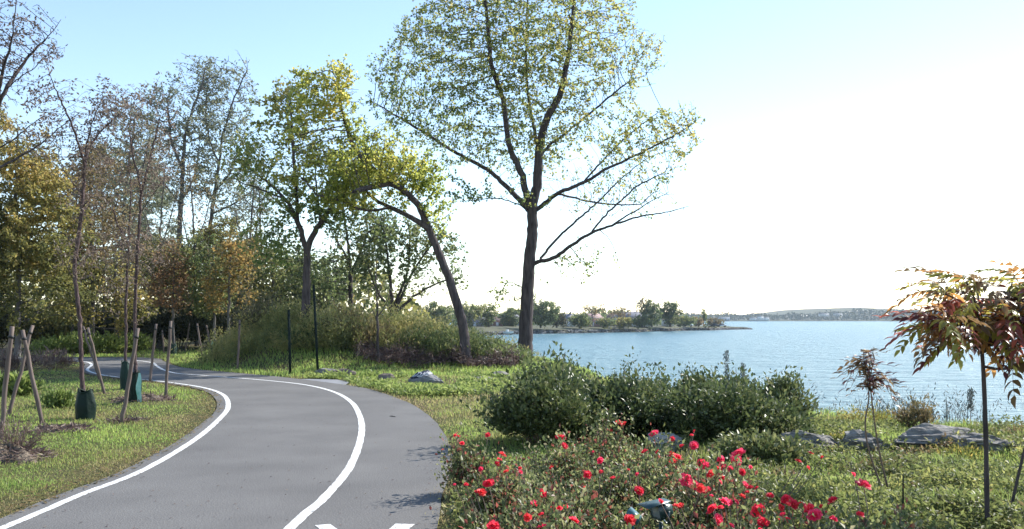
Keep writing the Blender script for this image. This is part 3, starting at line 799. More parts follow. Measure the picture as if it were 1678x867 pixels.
for i, (px, Yd, top, dx, lab) in enumerate([(118, 47, 250, 12, 'thin pale nearly bare tree just left of the nearest young trunk'), (172, 49, 240, -10, 'thin pale nearly bare tree between the nearest trunk and the torn bag tree'), (258, 52, 250, 14, 'thin pale nearly bare tree left of the straight poplar'), (322, 51, 255, -12, 'thin pale nearly bare tree between the two poplar trunks'), (405, 50, 245, 16, 'thin pale nearly bare tree left of the forked dark tree'), (432, 52, 300, -8, 'short pale bare tree behind the forked tree limbs')]):
    b = BY(px, Yd); py0 = HZ + (EYE - b[2]) * F / Yd
    tree('slender_tree', lab, 'tree', b, [[(px, py0), (px + dx * .2, py0 * .6 + top * .4), (px + dx * .5, py0 * .3 + top * .7), (px + dx, top + 10)], [(px + dx * .2, py0 * .6 + top * .4), (px + dx * .2 - 16, py0 * .4 + top * .6), (px + dx * .2 - 26, py0 * .25 + top * .75)], [(px + dx * .3, py0 * .5 + top * .5), (px + dx * .3 + 18, py0 * .33 + top * .67), (px + dx * .3 + 28, py0 * .2 + top * .8)]],
         [(px + dx, top + 50, 34, 55, 0, 1.6, 1), (px, top + 110, 42, 50, 0, 1.6, .7)], 420, .34, .55, .085, .009, 4, .17, .08, (L_GREY, L_BROWN)[i % 2], BARK_PALE, 'thin bare trees of the left wood', seed=150 + i, up=.25, thin=.05, nfreq=.2)
wood_tree('wood_tree', 'olive tree behind the rust crowned staked tree', 262, 50, 390, [(258, 440, 45, 50, 0, 2, 1), (300, 455, 40, 45, 0, 1.8, .7)], 800, L_OLIVE, 89)
wood_tree('wood_tree', 'green and gold tree behind the distant staked row', 345, 52, 360, [(330, 420, 50, 50, 0, 2, 1), (375, 410, 50, 55, 0, 2, 1), (345, 480, 60, 40, 0, 2, 1)], 1300, L_OLIVE, 91, tint_fn=lambda C: -.05)
wood_tree('wood_tree', 'orange and green tree left of the forked dark tree', 405, 48, 370, [(400, 430, 45, 45, 0, 1.8, 1), (385, 480, 50, 40, 0, 1.8, .9)], 900, L_ORANGE, 93, tint_fn=lambda C: -.05)
wood_tree('wood_tree', 'light yellow green tree just left of the forked trunk', 450, 46, 400, [(450, 450, 45, 45, 0, 1.6, 1), (435, 490, 45, 30, 0, 1.6, .8)], 800, L_GREEN, 95, tint_fn=lambda C: .22)
wood_tree('wood_tree', 'sparse green tree seen low through the forked limbs', 540, 58, 400, [(530, 460, 50, 50, 0, 2.2, 1), (490, 440, 40, 40, 0, 2, .6)], 700, L_GREEN, 97, L=.24, W=.15, thin=0.)

# ------------------------------------------------------------------ shrubs
def shrub(name, label, cat, xy, rx, ry, h, tips, per, L, W, lmat, stems=40, seed=1, group=None, z0=None, lift=.5, clump=.10, tint_fn=None, smat=None, droop=0.0, base_spread=.25,
          lump=.28, radial=.8, leaf_up=0.0, r_stem=.008, inner=3.5, tn=.16, low=.04, shoots=0.0):
    r = np.random.default_rng(seed)
    b = np.array((xy[0], xy[1], g1(*xy) if z0 is None else z0))
    u = nrm(r.normal(size=(tips, 3))); u[:, 2] = np.abs(u[:, 2]) * 1.0 - .28
    u = nrm(u)
    rr = r.uniform(0, 1, tips) ** (1 / inner) * (1 + lump * vnoise(u, .45, seed))
    T = u * rr[:, None] * np.array((rx, ry, h * .62)) + np.array((0, 0, h * .42))
    if shoots:
        sel = r.random(tips) < shoots
        T[sel] = T[sel] * np.where(u[sel, 2:3] > -.1, r.uniform(1.05, 1.32, (sel.sum(), 1)), 1.0)
    T[:, 2] = np.maximum(T[:, 2], low + r.uniform(0, .1, tips))
    B = T * np.array((base_spread, base_spread, 0)) + r.normal(size=T.shape) * np.array((.03, .03, 0)) - np.array((0, 0, .03))
    M = (T + B) / 2; M[:, :2] = M[:, :2] * .8 + B[:, :2] * .2; M[:, 2] += h * .08
    root = thing(name, label, cat, tuple(b), group)
    # stems
    mb = MB()
    for i in range(min(stems, tips)):
        t = np.linspace(0, 1, 5)[:, None]
        P = (1 - t) ** 2 * B[i] + 2 * t * (1 - t) * M[i] + t * t * T[i]
        mb.tube(P, np.linspace(r_stem, r_stem * .35, 5), 4, cap=False)
    if stems: mb.out('stem', smat or TWIG, root)
    n = tips * per
    idx = np.repeat(np.arange(tips), per)
    t = r.uniform(.45, 1.02, n)[:, None]
    C = (1 - t) ** 2 * B[idx] + 2 * t * (1 - t) * M[idx] + t * t * T[idx]
    C += r.normal(size=C.shape) * clump * np.array((1, 1, .8))
    C[:, 2] = np.maximum(C[:, 2], .01)
    D = nrm(T[idx] - B[idx]) * radial + r.normal(size=C.shape) * .7
    D[:, 2] += lift - droop
    sc = r.uniform(.6, 1.3, n)
    V, P = leaf_geo(C, D, L * sc, W * sc, r, up=np.array((0, 0, leaf_up)) if leaf_up else None)
    tv = .45 + .2 * vnoise(C, .6 / max(rx, .3), seed + 3) + r.normal(size=n) * tn
    if tint_fn is not None: tv = tv + tint_fn(C)
    build('foliage', V, [P], lmat, root, tint=np.repeat(np.clip(tv, 0, 1), 4))
    return root

bush_defs = [
    ('dense dark green bush beside the lawn strip, widest and leftmost of the shore bushes', (.48, 12.3), .84, .75, 1.22, 560, L_BUSH, 0),
    ('dark green bush between the leftmost bush and the pale rock', (1.62, 12.9), .75, .7, 1.15, 430, L_BUSH, 0),
    ('dark green bush right of the pale rock', (2.75, 12.5), .72, .65, 1.02, 430, L_BUSH, 0),
    ('dark green bush whose right side ends by the striped grey rocks', (3.55, 12.9), .62, .6, .92, 360, L_BUSH, .05),
    ('rounded lighter green bush standing out against the water at the right end of the bushes', (4.3, 14.2), .40, .4, 1.05, 230, L_BUSH, .18),
    ('bush behind the leftmost shore bush, its top edge against the water', (.95, 15.2), .8, .6, 1.1, 380, L_BUSH, .08),
    ('bush behind the pale rock with sprigs poking into the water view', (2.15, 14.9), .7, .6, 1.02, 330, L_BUSH, .05),
    ('small round topped bush rising above the others before the water', (3.15, 15.1), .36, .36, 1.12, 190, L_BUSH, .1),
    ('low bush behind the row, right of the small round topped one', (3.75, 14.6), .45, .4, .92, 220, L_BUSH, .05),
    ('bush near the foot of the tall lone tree', (.95, 18.5), .6, .5, .95, 250, L_BUSH, .1),
    ('dark bush filling the gap between the leftmost shore bush and its right neighbour', (1.12, 13.2), .5, .5, 1.05, 230, L_BUSH, .0),
    ('loose bush filling the dip above the pale rock', (2.2, 13.4), .5, .5, 1.0, 230, L_BUSH, .06),
    ('dark bush low in the dip right of the pale rock', (3.15, 13.2), .5, .45, .95, 220, L_BUSH, .0),
    ('low light leaved bush in front of the shore bushes near the roses', (3.05, 10.7), .5, .4, .46, 220, L_BUSH, .28)]
for i, (lab, xy, rx, ry, h, tips, m, tb) in enumerate(bush_defs):
    shrub('shore_bush', lab, 'bush', xy, rx, ry, h * .80, int(tips * 1.6), 21, .078, .037, m, 40, 100 + i, 'dark green bushes above the shore', tint_fn=lambda C, tb=tb, h=h: tb, clump=.06, lift=.2, leaf_up=.3, lump=.5, inner=1.9, radial=.7, tn=.24, shoots=.16)

# ------------------------------------------------------------------ roses
RED = leaf_mat('red_rose_petal', [(.60, .008, .04), (.74, .03, .08)], trans=.45, rough=.5)
PINK = leaf_mat('pink_red_rose_petal', [(.66, .025, .10), (.78, .06, .15)], trans=.45, rough=.5)
def bloom_mesh(seed, mat):
    r = np.random.default_rng(seed)
    Vs, Q = [], []; n = 0
    for ring, (cnt, rad, tilt, ln) in enumerate(((6, .010, .20, .040), (6, .007, .62, .034), (5, .004, 1.05, .027), (3, .002, 1.35, .02))):
        for k in range(cnt):
            a = k / cnt * 6.283 + ring * .6 + r.normal() * .15
            tl = tilt + r.normal() * .15; L = ln * r.uniform(.85, 1.15); W = L * 1.15
            d = np.array((math.cos(a) * math.cos(tl), math.sin(a) * math.cos(tl), math.sin(tl)))
            s = np.array((-math.sin(a), math.cos(a), 0)); nn = np.cross(d, s) * -1
            c = np.array((math.cos(a) * rad, math.sin(a) * rad, ring * .004))
            pts = []
            for u, w, up in ((0, .3, 0), (.5, 1.0, .05), (.85, .9, .12), (1.0, .5, .02)):
                for sg in (-1, 0, 1):
                    p = c + d * L * u + s * sg * W * .5 * w + nn * (abs(sg) * .25 * L * w * .6 - up * L) + r.normal(size=3) * L * .07
                    pts.append(p)
            Vs += pts
            for i in range(3):
                for j in range(2):
                    Q.append((n + i * 3 + j, n + i * 3 + j + 1, n + i * 3 + j + 4, n + i * 3 + j + 3))
            n += 12
    o = build('bloom', np.array(Vs), [np.array(Q)], mat, smooth=True)
    me = o.data
    bpy.data.objects.remove(o)
    return me
ORED = leaf_mat('orange_red_rose_petal', [(.64, .025, .03), (.78, .06, .06)], trans=.4, rough=.5)
BLOOMS = [bloom_mesh(200 + i, (RED, RED, ORED, RED, PINK)[i]) for i in range(5)] + [bloom_mesh(210 + i, PINK) for i in range(3)]
bl = [(747, 716, 15), (757, 727, 9), (824, 745, 15), (815, 761, 13), (788, 769, 13), (828, 765, 9), (801, 793, 18), (789, 807, 15), (764, 795, 11), (853, 774, 12), (919, 717, 19), (925, 731, 11), (1014, 693, 11), (1000, 706, 9),
      (984, 755, 16), (963, 778, 17), (1004, 784, 9), (904, 767, 10), (888, 810, 18), (875, 827, 20), (917, 833, 13), (927, 831, 11), (865, 848, 16), (940, 854, 20), (888, 863, 17), (809, 862, 26), (1046, 804, 22), (1032, 852, 24), (1082, 822, 10),
      (1072, 711, 16), (1102, 719, 13), (1056, 741, 12), (1101, 745, 14), (1110, 749, 11), (1137, 731, 17), (1138, 707, 8), (1181, 753, 18, 1), (1184, 766, 16, 1), (1206, 755, 19, 1), (1211, 743, 20, 1), (1197, 768, 13, 1), (1216, 774, 14), (1165, 777, 19),
      (1150, 760, 18), (1157, 764, 14), (1124, 788, 24, 1), (1138, 795, 22, 1), (1148, 800, 18), (1159, 805, 18), (1221, 795, 16), (1187, 823, 20, 1), (1206, 823, 15, 1), (1115, 829, 16), (1168, 835, 22), (1176, 853, 23), (1243, 837, 28), (1251, 858, 22),
      (1308, 756, 15), (1324, 767, 9), (1415, 796, 26, 1), (1365, 821, 19), (1409, 844, 18), (1311, 828, 22), (1327, 836, 26), (1335, 845, 24), (1300, 826, 16), (1288, 819, 20), (1280, 832, 18), (1290, 853, 18), (1367, 852, 13), (1262, 812, 14), (1240, 800, 9), (1030, 770, 7), (958, 800, 8), (1180, 790, 9)]
rose_defs = [  # x, y, radius, height, tips, label
    (-.46, 8.7, .24, .62, 60, 'thin small rose bush at the asphalt edge, farthest along the path'),
    (-.08, 7.15, .36, .60, 110, 'rose bush beside the path bend with small scattered red blooms'),
    (.06, 5.7, .36, .58, 120, 'leafy rose bush by the path nearest the lower left of the bed'),
    (.42, 5.35, .42, .60, 140, 'rose bush at the picture bottom left of the green lamps'),
    (.98, 5.05, .34, .36, 100, 'rose bush around the feet of the two green lamps'),
    (1.42, 5.45, .40, .60, 150, 'rose bush right of the hooded green lamp with several big red blooms'),
    (1.88, 5.25, .40, .60, 150, 'dark leaved rose bush with a crowd of bright red blooms near the bottom right'),
    (2.35, 5.55, .30, .55, 80, 'rightmost low rose bush with a lone drooping bloom above it'),
    (.45, 6.5, .40, .52, 100, 'rose bush in the middle of the bed between pale grass patches'),
    (.95, 6.3, .38, .50, 90, 'rose bush next to the light green weed clump in the bed'),
    (1.45, 6.7, .45, .62, 150, 'rose bush with a diagonal chain of large pink red blooms'),
    (1.75, 7.5, .42, .64, 140, 'rose bush with the cluster of pink red blooms standing highest on the right'),
    (1.2, 7.9, .42, .60, 130, 'rose bush in front of the pale rock with small scattered blooms'),
    (.52, 8.6, .40, .60, 120, 'rose bush beneath the leftmost dark bush with one bright bloom on top'),
    (.85, 7.5, .38, .55, 110, 'half bare rose bush with brownish leaves in the middle of the bed'),
    (1.45, 9.0, .40, .50, 100, 'rose bush right below the pale rock'),
    (1.0, 9.7, .36, .62, 90, 'rose bush against the dark bushes, farthest from the camera in the bed'),
    (.2, 7.7, .34, .42, 60, 'low straggly rose bush with reddish new shoots near the pale grass')]
roses = []
for i, (x, y, rr, h, tips, lab) in enumerate(rose_defs):
    o = shrub('rose_bush', lab, 'rose bush', (x, y), rr * 1.1, rr * 1.1, h, int(tips * 1.35), 24, .044, .025, L_ROSE, 46, 300 + i, 'red flowering rose bushes', clump=.045, lift=.1, r_stem=.005, smat=TWIG, inner=2.2, tn=.28, leaf_up=.5, lump=.4, shoots=.12,
              tint_fn=lambda C, h=h: .04)
    roses.append(o)
_r = np.random.default_rng(77)
for q in list(bl):
    if _r.random() < .75: bl.append((q[0] + _r.normal() * 16, q[1] + _r.normal() * 9, _r.uniform(6, 13)) + tuple(q[3:]))
for i, b in enumerate(bl):
    px, py, s = b[:3]
    z = .54 + .05 * math.sin(i * 2.3)
    Y = (EYE - z) * F / (py - HZ)
    if (px, py) in ((1415, 796), (1308, 756), (1324, 767)): z = .52
    p = Vector(AT(px, py, Y))
    near = min(roses, key=lambda o: (o.location.x - p.x) ** 2 + (o.location.y - p.y) ** 2 * .8)
    me = BLOOMS[(i % 5) if len(b) == 3 else 5 + i % 3]
    o = bpy.data.objects.new('bloom', me); COL.objects.link(o)
    o.parent = near
    o.location = p - near.location
    sc = s * Y / F / (.106 + .014 * math.sin(i * 5.1))
    o.scale = (sc * random.uniform(.85, 1.2), sc * random.uniform(.8, 1.15), sc * random.uniform(.8, 1.2))
    o.rotation_euler = (R(random.uniform(0, 70)), R(random.uniform(-45, 45)), random.uniform(-3, 3) if s < 14 else random.uniform(-.7, .7))
    # flower stalk down into the bush
    q = o.location
    mb = MB(); foot = np.array((q.x * .75, q.y * .75, max(q.z - .3, .05)))
    mb.tube([foot, (np.array(q) + foot) / 2 + np.array((.01, 0, .01)), np.array(q) - np.array((0, 0, .004))], [.004, .0035, .003], 4, cap=False)
    mb.out('stalk', TWIG, near)
# ------------------------------------------------------------------ stakes, bags, mulch, posts
def stake(label, top, bot, w=.045, dyt=0.0, group='wooden stakes round the young trees'):
    w *= .76
    b = G(*bot); b[2] -= .05
    t = AT(top[0], top[1], b[1] + dyt)
    o = thing('wooden_stake', label, 'stake', tuple(b), group)
    n = 9; s = np.linspace(0, 1, n)[:, None]
    P = (t - b) * s
    r = np.random.default_rng(int(top[0] * 7 + bot[0]))
    P[1:-1] += r.normal(size=(n - 2, 3)) * .006
    mb = MB(); mb.tube(P, np.linspace(w, w * .86, n) * (1 + r.normal(size=n) * .04), 10)
    mb.out('post', WOOD, o, smooth=False)
    # rubber tie near the top
    m2 = MB(); q = P[-2] * .7 + P[-1] * .3; d = nrm((t - b)[None])[0]
    m2.tube([q - d * .02, q + d * .02], w * 1.12, 10); m2.out('tie', TIE, o)
    return o
TIE = rough_mat('black_tie_rubber', [(.015, .015, .015), (.03, .03, .03)], rough=.6)
stake('tall leaning stake at the left picture border, foot out of its clump', (20, 535), (0, 722), .046)
stake('stake crossing behind the other at the left border, leaning right', (54, 533), (13, 681), .044, .3)
stake('stake leaning left with its foot on the mulch at left, front of the crossed pair', (37, 541), (70, 694), .046)
stake('upright stake tied against the nearest young tree, hidden below by the green bag', (132, 531), (136, 672), .042)
stake('pale stake right of the green bag, leaning left towards the young tree', (144, 537), (172, 646), .042)
stake('darker stake just behind the pale one right of the green bag', (136, 534), (164, 622), .042, -.2)
stake('longest pale stake in the lawn, leaning right in front of the torn bag', (226, 538), (198, 695), .045)
stake('stake between the path bend and the torn bag, leaning right', (256, 531), (245, 626), .048)
stake('nearly upright stake nearest the path edge line', (280, 526), (271, 650), .045)
stake('dark slim stake far behind, left of the rust crowned tree', (266, 541), (269, 582), .05)
stake('far stake right of the rust crowned tree, leaning right in shade', (311, 530), (303, 577), .05)
stake('far pale stake leaning left, first of the leaning pair in the middle distance', (323, 530), (332, 585), .05)
stake('far pale stake leaning left, second of the pair, touching the pale topped bag', (338, 533), (350, 587), .05)
stake('far upright pale stake at the end of the row beside the dark shrubs', (393, 524), (389, 583), .05)
stake('short far stake half hidden behind the orange crowned tree', (379, 528), (376, 579), .05)

BAGM = rough_mat('green_watering_bag', [(.002, .011, .006, .3), (.003, .020, .012, .7)], scale=5, bump=.5, rough=.6, spec=.25, bdist=.03)
BAGD = rough_mat('dark_watering_bag', [(.006, .022, .016, .3), (.012, .04, .03, .7)], scale=5, bump=.5, rough=.6, spec=.25, bdist=.03)
BAGL = rough_mat('pale_torn_plastic', [(.14, .42, .33, .3), (.42, .66, .58, .7)], scale=9, bump=.3, rough=.35)
def bag(label, px, top, bot, wpx, Y, mat=BAGM, flap=None, group='watering bags at the feet of the young trees'):
    b = BY(px, Y)
    zt = AT(px, top, Y)[2] - b[2]
    w = wpx / F * Y / 2
    o = thing('watering_bag', label, 'watering bag', tuple(b), group)
    r = np.random.default_rng(int(px))
    k, n = 28, 12
    V = []
    for i in range(n):
        t = i / (n - 1)
        prof = (.92 + .16 * math.sin(t * 2.6)) * (1 - .28 * max(0, t - .55) / .45)
        for j in range(k):
            a = j / k * 6.283
            wr = 1 + .05 * math.sin(a * 7 + t * 2 + px) * (.3 + t) + .04 * math.sin(a * 3 + t * 5 + px * .3) + (.06 if (j % 14 == 0) else 0)
            V.append((math.cos(a) * w * prof * wr, math.sin(a) * w * prof * wr * .9, -.03 + (zt + .03) * t + .03 * math.sin(a * 2 + px) * t))
    build('bag_body', np.array(V), [np.array([(i * k + j, i * k + (j + 1) % k, (i + 1) * k + (j + 1) % k, (i + 1) * k + j) for i in range(n - 1) for j in range(k)])], mat, o, smooth=True)
    # folded top rim and two handle straps
    mb = MB()
    rim = [(math.cos(a) * w * .70, math.sin(a) * w * .62, zt + .012 + .03 * math.sin(a * 2 + px)) for a in np.linspace(0, 6.283, 25)]
    mb.tube(rim, .014, 6, cap=False); mb.out('top_rim', mat, o, smooth=True)
    for s in (-1, 1):
        m2 = MB(); a0 = .9 * s
        m2.tube([(w * .6 * s, -w * .2, zt - .02), (w * .7 * s, -w * .25, zt + .05), (w * .45 * s, -w * .5, zt + .07), (w * .3 * s, -w * .58, zt - .02)], .008, 5, cap=False); m2.out('strap', mat, o)
    if flap:
        fx, f0, f1, fw = flap
        pts = []
        for i in range(8):
            t = i / 7
            ww = fw * (.35 + .65 * math.sin(min(1, t * 1.25) * 2.4)) * .5
            z = f0 + (f1 - f0) * t
            for s in (-1, -.33, .33, 1):
                pts.append((fx + s * ww + .01 * math.sin(t * 9), -w * 1.02 - .03 * math.sin(t * 3) - .012 * (abs(s) < .5), z))
        build('torn_flap', np.array(pts), [grid_polys(8, 4)], BAGL, o, smooth=True)
    return o
bag('deep green watering bag round the nearest young tree', 140, 642, 690, 30, 15.4)
bag('green watering bag with a pale torn plastic flap hanging on its right side', 221, 611, 657, 20, 18.5, flap=(.15, .60, .0, .11))
bag('dark green watering bag just left of the torn one', 205, 595, 632, 15, 21.8, BAGD)
bag('far dark bag under the rust crowned staked tree', 284, 564, 583, 11, 41.3, BAGD)
bag('far dark bag with a pale plastic top under the dull green staked tree', 353, 563, 583, 11, 41.3, BAGD, flap=(-.08, .62, .3, .14))
bag('far dark bag under the orange gold staked tree', 372, 570, 587, 12, 39.8, BAGD)

MULCH = rough_mat('brown_mulch', [(.10, .078, .058, .3), (.24, .19, .14, .7)], scale=16, bump=.9, rough=.95, bdist=.05)
def mulch(px, py, rx, ry, h, seed):
    c = G(px, py); r = np.random.default_rng(seed)
    n, k = 12, 36; V = []
    for i in range(n):
        t = i / (n - 1)
        for j in range(k):
            a = j / k * 6.283; q = t * (1 + .2 * math.sin(a * 3 + seed) + .1 * math.sin(a * 7))
            x, y = math.cos(a) * rx * q, math.sin(a) * ry * q
            z = h * (1 - t ** 2) * (1 + .3 * math.sin(a * 5 + t * 6)) + r.normal() * .018 * (1 - t * .8)
            V.append((c[0] + x, c[1] + y, g1(c[0] + x, c[1] + y) + z - .015))
    Q = [(i * k + j, (i + 1) * k + j, (i + 1) * k + (j + 1) % k, i * k + (j + 1) % k) for i in range(n - 1) for j in range(k)]
    build('mulch', np.array(V), [np.array(Q)], MULCH, kind='stuff')
    # chips and dead stalks on it
    m = 420
    a = r.uniform(0, 6.28, m); q = r.uniform(0, 1, m) ** .5
    C = np.column_stack([c[0] + np.cos(a) * q * rx * 1.1, c[1] + np.sin(a) * q * ry * 1.1, np.zeros(m)])
    C[:, 2] = gz(C[:, 0], C[:, 1]) + h * (1 - q ** 2) * .9
    D = r.normal(size=(m, 3)); D[:, 2] = np.abs(D[:, 2]) * .35
    V, P = leaf_geo(C, D, .10 * r.uniform(.5, 1.8, m), .022, r)
    build('mulch_chips', V, [P], L_DEADW, kind='stuff', tint=np.repeat(np.clip(r.normal(.4, .25, m), 0, 1), 4))
mulch(100, 706, .5, .4, .08, 1)
mulch(235, 655, .62, .5, .10, 2)
mulch(8, 752, .5, .38, .15, 3)
mulch(205, 692, .36, .25, .03, 4)

POSTM = rough_mat('dark_green_post_paint', [(.006, .012, .011, .3), (.012, .024, .02, .7)], scale=20, bump=.2, rough=.7, spec=.15)
def tpost(label, top, bot):
    b = G(*bot); b[2] -= .05
    t = AT(top[0], top[1], b[1]) - b
    o = thing('metal_post', label, 'post', tuple(b), 'dark metal posts at the foot of the mound')
    mb = MB(); L = t[2]
    sh = t[0] / L
    def slab(c, sx, sy):
        V = []
        for z in (0, L):
            for dx, dy in ((-1, -1), (1, -1), (1, 1), (-1, 1)):
                V.append((c[0] + dx * sx / 2 + sh * z, c[1] + dy * sy / 2, z))
        mb.add(V, [(0, 3, 2, 1), (4, 5, 6, 7), (0, 1, 5, 4), (1, 2, 6, 5), (2, 3, 7, 6), (3, 0, 4, 7)])
    slab((0, 0), .075, .02); slab((0, .035), .018, .05)
    mb.out('post_body', POSTM, o)
    st = MB()
    for i in range(int(L / .09)):
        z = .12 + i * .09
        st.box((sh * z, -.016, z), (.022, .012, .03))
    e = st.out('stud_row', POSTM, o); e['kind'] = 'stuff'
tpost('shorter dark metal post at the foot of the grassy mound', (473, 508), (476, 616))
tpost('taller dark metal post right of the forked tree', (514, 467), (521, 611))

# ------------------------------------------------------------------ rocks
ROCK = rough_mat('grey_striated_rock', [(.07, .065, .06, .28), (.19, .18, .165, .5), (.40, .375, .345, .74)], scale=4.5, stretch=(1, 1, 3.2), bump=1.0, rough=.9, bscale=12, bdist=.05)
ROCK_P = rough_mat('pale_rock', [(.30, .28, .26, .3), (.50, .48, .45, .7)], scale=5, bump=.8, rough=.9, bdist=.03)
ROCK_T = rough_mat('tan_rock', [(.10, .08, .068, .3), (.22, .18, .15, .7)], scale=5, bump=.8, rough=.9, bdist=.03)
def rock_mesh(size, seed, sub=4, cuts=20, amp=.07, strat=.35):
    bm = bmesh.new(); bmesh.ops.create_icosphere(bm, subdivisions=sub, radius=1)
    r = np.random.default_rng(seed)
    pl = [(nrm(np.array([*r.normal(size=2), r.normal() * .6]))[None][0], r.uniform(.5, .82)) for _ in range(cuts)]
    off = Vector(r.uniform(0, 50, 3))
    for v in bm.verts:
        p = np.array(v.co)
        for n, d in pl:
            e = p @ n - d
            if e > 0: p = p - n * e
        q = Vector(p)
        f = mnoise.fractal(q * 1.6 + off, 1.0, 2.0, 4) * amp + mnoise.fractal(q * 6 + off, 1.0, 2.0, 3) * amp * .45
        q = q * (1 + f)
        sw = (q.z * 3.1 + .5 * mnoise.noise(q * 1.1 + off) + .18 * q.x) % 1.0
        q.x *= 1 + strat * .11 * (sw - .5); q.y *= 1 + strat * .11 * (sw - .5); q.z += strat * .05 * (sw - .5)
        v.co = Vector((q.x * size[0] / 2, q.y * size[1] / 2, q.z * size[2] / 2))
    return bm
def rock(label, c, size, seed, mat=ROCK, rz=0.0, sink=.35, group='rocks along the shore side', tilt=0.0, name='rock', **k):
    size = (size[0] * 1.28, size[1] * 1.2, size[2] * 1.02)
    bm = rock_mesh(size, seed, **k)
    me = bpy.data.meshes.new(name); bm.to_mesh(me); bm.free()
    me.materials.append(mat)
    o = bpy.data.objects.new(name, me); COL.objects.link(o)
    o.location = (c[0], c[1], g1(c[0], c[1]) + size[2] * (1 - 2 * sink) * .5 if len(c) < 3 else c[2])
    o.rotation_euler = (0, tilt, rz)
    tag(o, label, 'rock', group)
    return o
rock('largest grey layered boulder behind the sapling and sumac stems', (5.6, 11.75), (1.35, .8, .54), 11, rz=.1, strat=1.6, amp=.10, sink=.3)
rock('flat topped dark slab in front of the right end of the largest boulder', (6.0, 11.1), (.8, .5, .40), 12, rz=-.1, strat=1.0, amp=.2)
rock('grey rock behind the two thin sapling stems, left of the largest boulder', (4.68, 11.75), (.85, .55, .50), 13, strat=1.0, amp=.2)
rock('small pale upright rock left of the sapling stems', (4.18, 11.3), (.26, .25, .2), 14, ROCK_P)
rock('striped grey rock at the right foot of the dark bushes', (3.95, 11.9), (1.05, .65, .56), 15, rz=.3, tilt=.12, strat=1.5, amp=.2)
rock('low grey rock tucked under the right end of the dark bushes', (3.55, 11.9), (.6, .45, .36), 16)
rock('low tan grey rock near the dark stem at the right border', (6.3, 10.9), (.5, .4, .14), 17, ROCK_T)
rock('pale whitish boulder in the gap between the dark bushes', (2.10, 11.9), (.55, .4, .40), 18, ROCK_P, tilt=.1, sink=.36)
rock('pale stone showing over the bushes before the water', (2.15, 16.0), (.9, .6, .55), 19, ROCK_P, sink=.1)
rock('small flat white stone at the feet of the two thin stems', (3.78, 8.6), (.34, .22, .05), 20, ROCK_P, sink=.2, strat=0)
rock('grey flat stone at the foot of the stem at the right border', (4.02, 7.2), (.4, .3, .08), 21, ROCK_P, sink=.3)
rock('small tan stone left of the painted boulder', (-3.55, 25.0), (.5, .4, .26), 22, ROCK_T)
rock('low tan stone heap left edge of the concrete apron', (-5.0, 26.6), (.8, .6, .34), 23, ROCK_T)
rock('grey stone right of the painted boulder by the shade strip', (-.85, 25.6), (.7, .5, .24), 24, ROCK)
rock('small grey stone between the painted boulder and the tree foot', (-.35, 26.8), (.55, .4, .2), 25, ROCK)
rock('dark stone behind the tan heap in the shade', (-5.6, 27.2), (.9, .6, .3), 26, ROCK)

# the boulder with the painted marks
def painted_boulder():
    W, H, Yb = 1.02, .56, 24.2
    bm = rock_mesh((W, .8, H), 31, sub=6, cuts=4, amp=.10, strat=0)
    me = bpy.data.meshes.new('painted_boulder'); bm.to_mesh(me); bm.free()
    c = BY(700, Yb)
    loc = np.array((c[0], c[1], c[2] + .05))
    NAVY = rough_mat('navy_spray_paint', [(.008, .012, .03), (.02, .03, .065)], scale=30, bump=.2, rough=.7)
    PALE = rough_mat('pale_grey_paint', [(.30, .31, .34), (.48, .49, .51)], scale=20, bump=.2, rough=.7)
    base = rough_mat('grey_boulder', [(.12, .12, .125, .3), (.26, .26, .26, .7)], scale=6, bump=.6, rough=.9)
    for m in (base, NAVY, PALE): me.materials.append(m)
    S = 16.78
    def z2(p): return np.array((660 + p[0] / S, 595 + p[1] / S))
    n = len(me.polygons)
    cen = np.zeros(n * 3, np.float32); me.polygons.foreach_get('center', cen); cen = cen.reshape(-1, 3) + loc
    PX = (cen[:, 0] / cen[:, 1] * F + CX - 660) * S; PY = (HZ + (EYE - cen[:, 2]) / cen[:, 1] * F - 595) * S
    front = cen[:, 1] < loc[1] + .08
    idx = np.zeros(n, int)
    navy = np.array([(190, 400), (260, 300), (330, 240), (420, 195), (640, 190), (740, 205), (650, 280), (560, 360), (420, 420), (240, 440)], float)
    idx[inside(PX, PY, navy) & front] = 1
    right = np.array([(620, 320), (760, 215), (900, 180), (1010, 230), (1150, 330), (1180, 420), (1060, 420), (960, 320), (860, 270), (740, 310), (640, 350)], float)
    idx[inside(PX, PY, right) & front] = 2
    for pl, w in (([(280, 370), (340, 290), (390, 240)], 15), ([(330, 360), (420, 300), (460, 240)], 13), ([(480, 235), (520, 280), (480, 340), (400, 365)], 15), ([(510, 370), (560, 310), (610, 255)], 15), ([(440, 385), (520, 360)], 13), ([(560, 330), (600, 310), (680, 235)], 12)):
        idx[(seg_dist(PX, PY, np.array(pl, float), closed=False) < w) & front] = 2
    idx[(seg_dist(PX, PY, np.array([(1040, 270), (1045, 480)], float), closed=False) < 17) & front] = 1
    idx[(seg_dist(PX, PY, np.array([(840, 300), (930, 310), (1000, 400)], float), closed=False) < 22) & front] = 1
    me.polygons.foreach_set('material_index', idx.astype(np.int32))
    me.polygons.foreach_set('use_smooth', np.ones(n, bool))
    o = bpy.data.objects.new('painted_boulder', me); COL.objects.link(o); o.location = loc
    tag(o, 'smooth boulder painted with navy and white strokes beside the path bend', 'boulder')
painted_boulder()

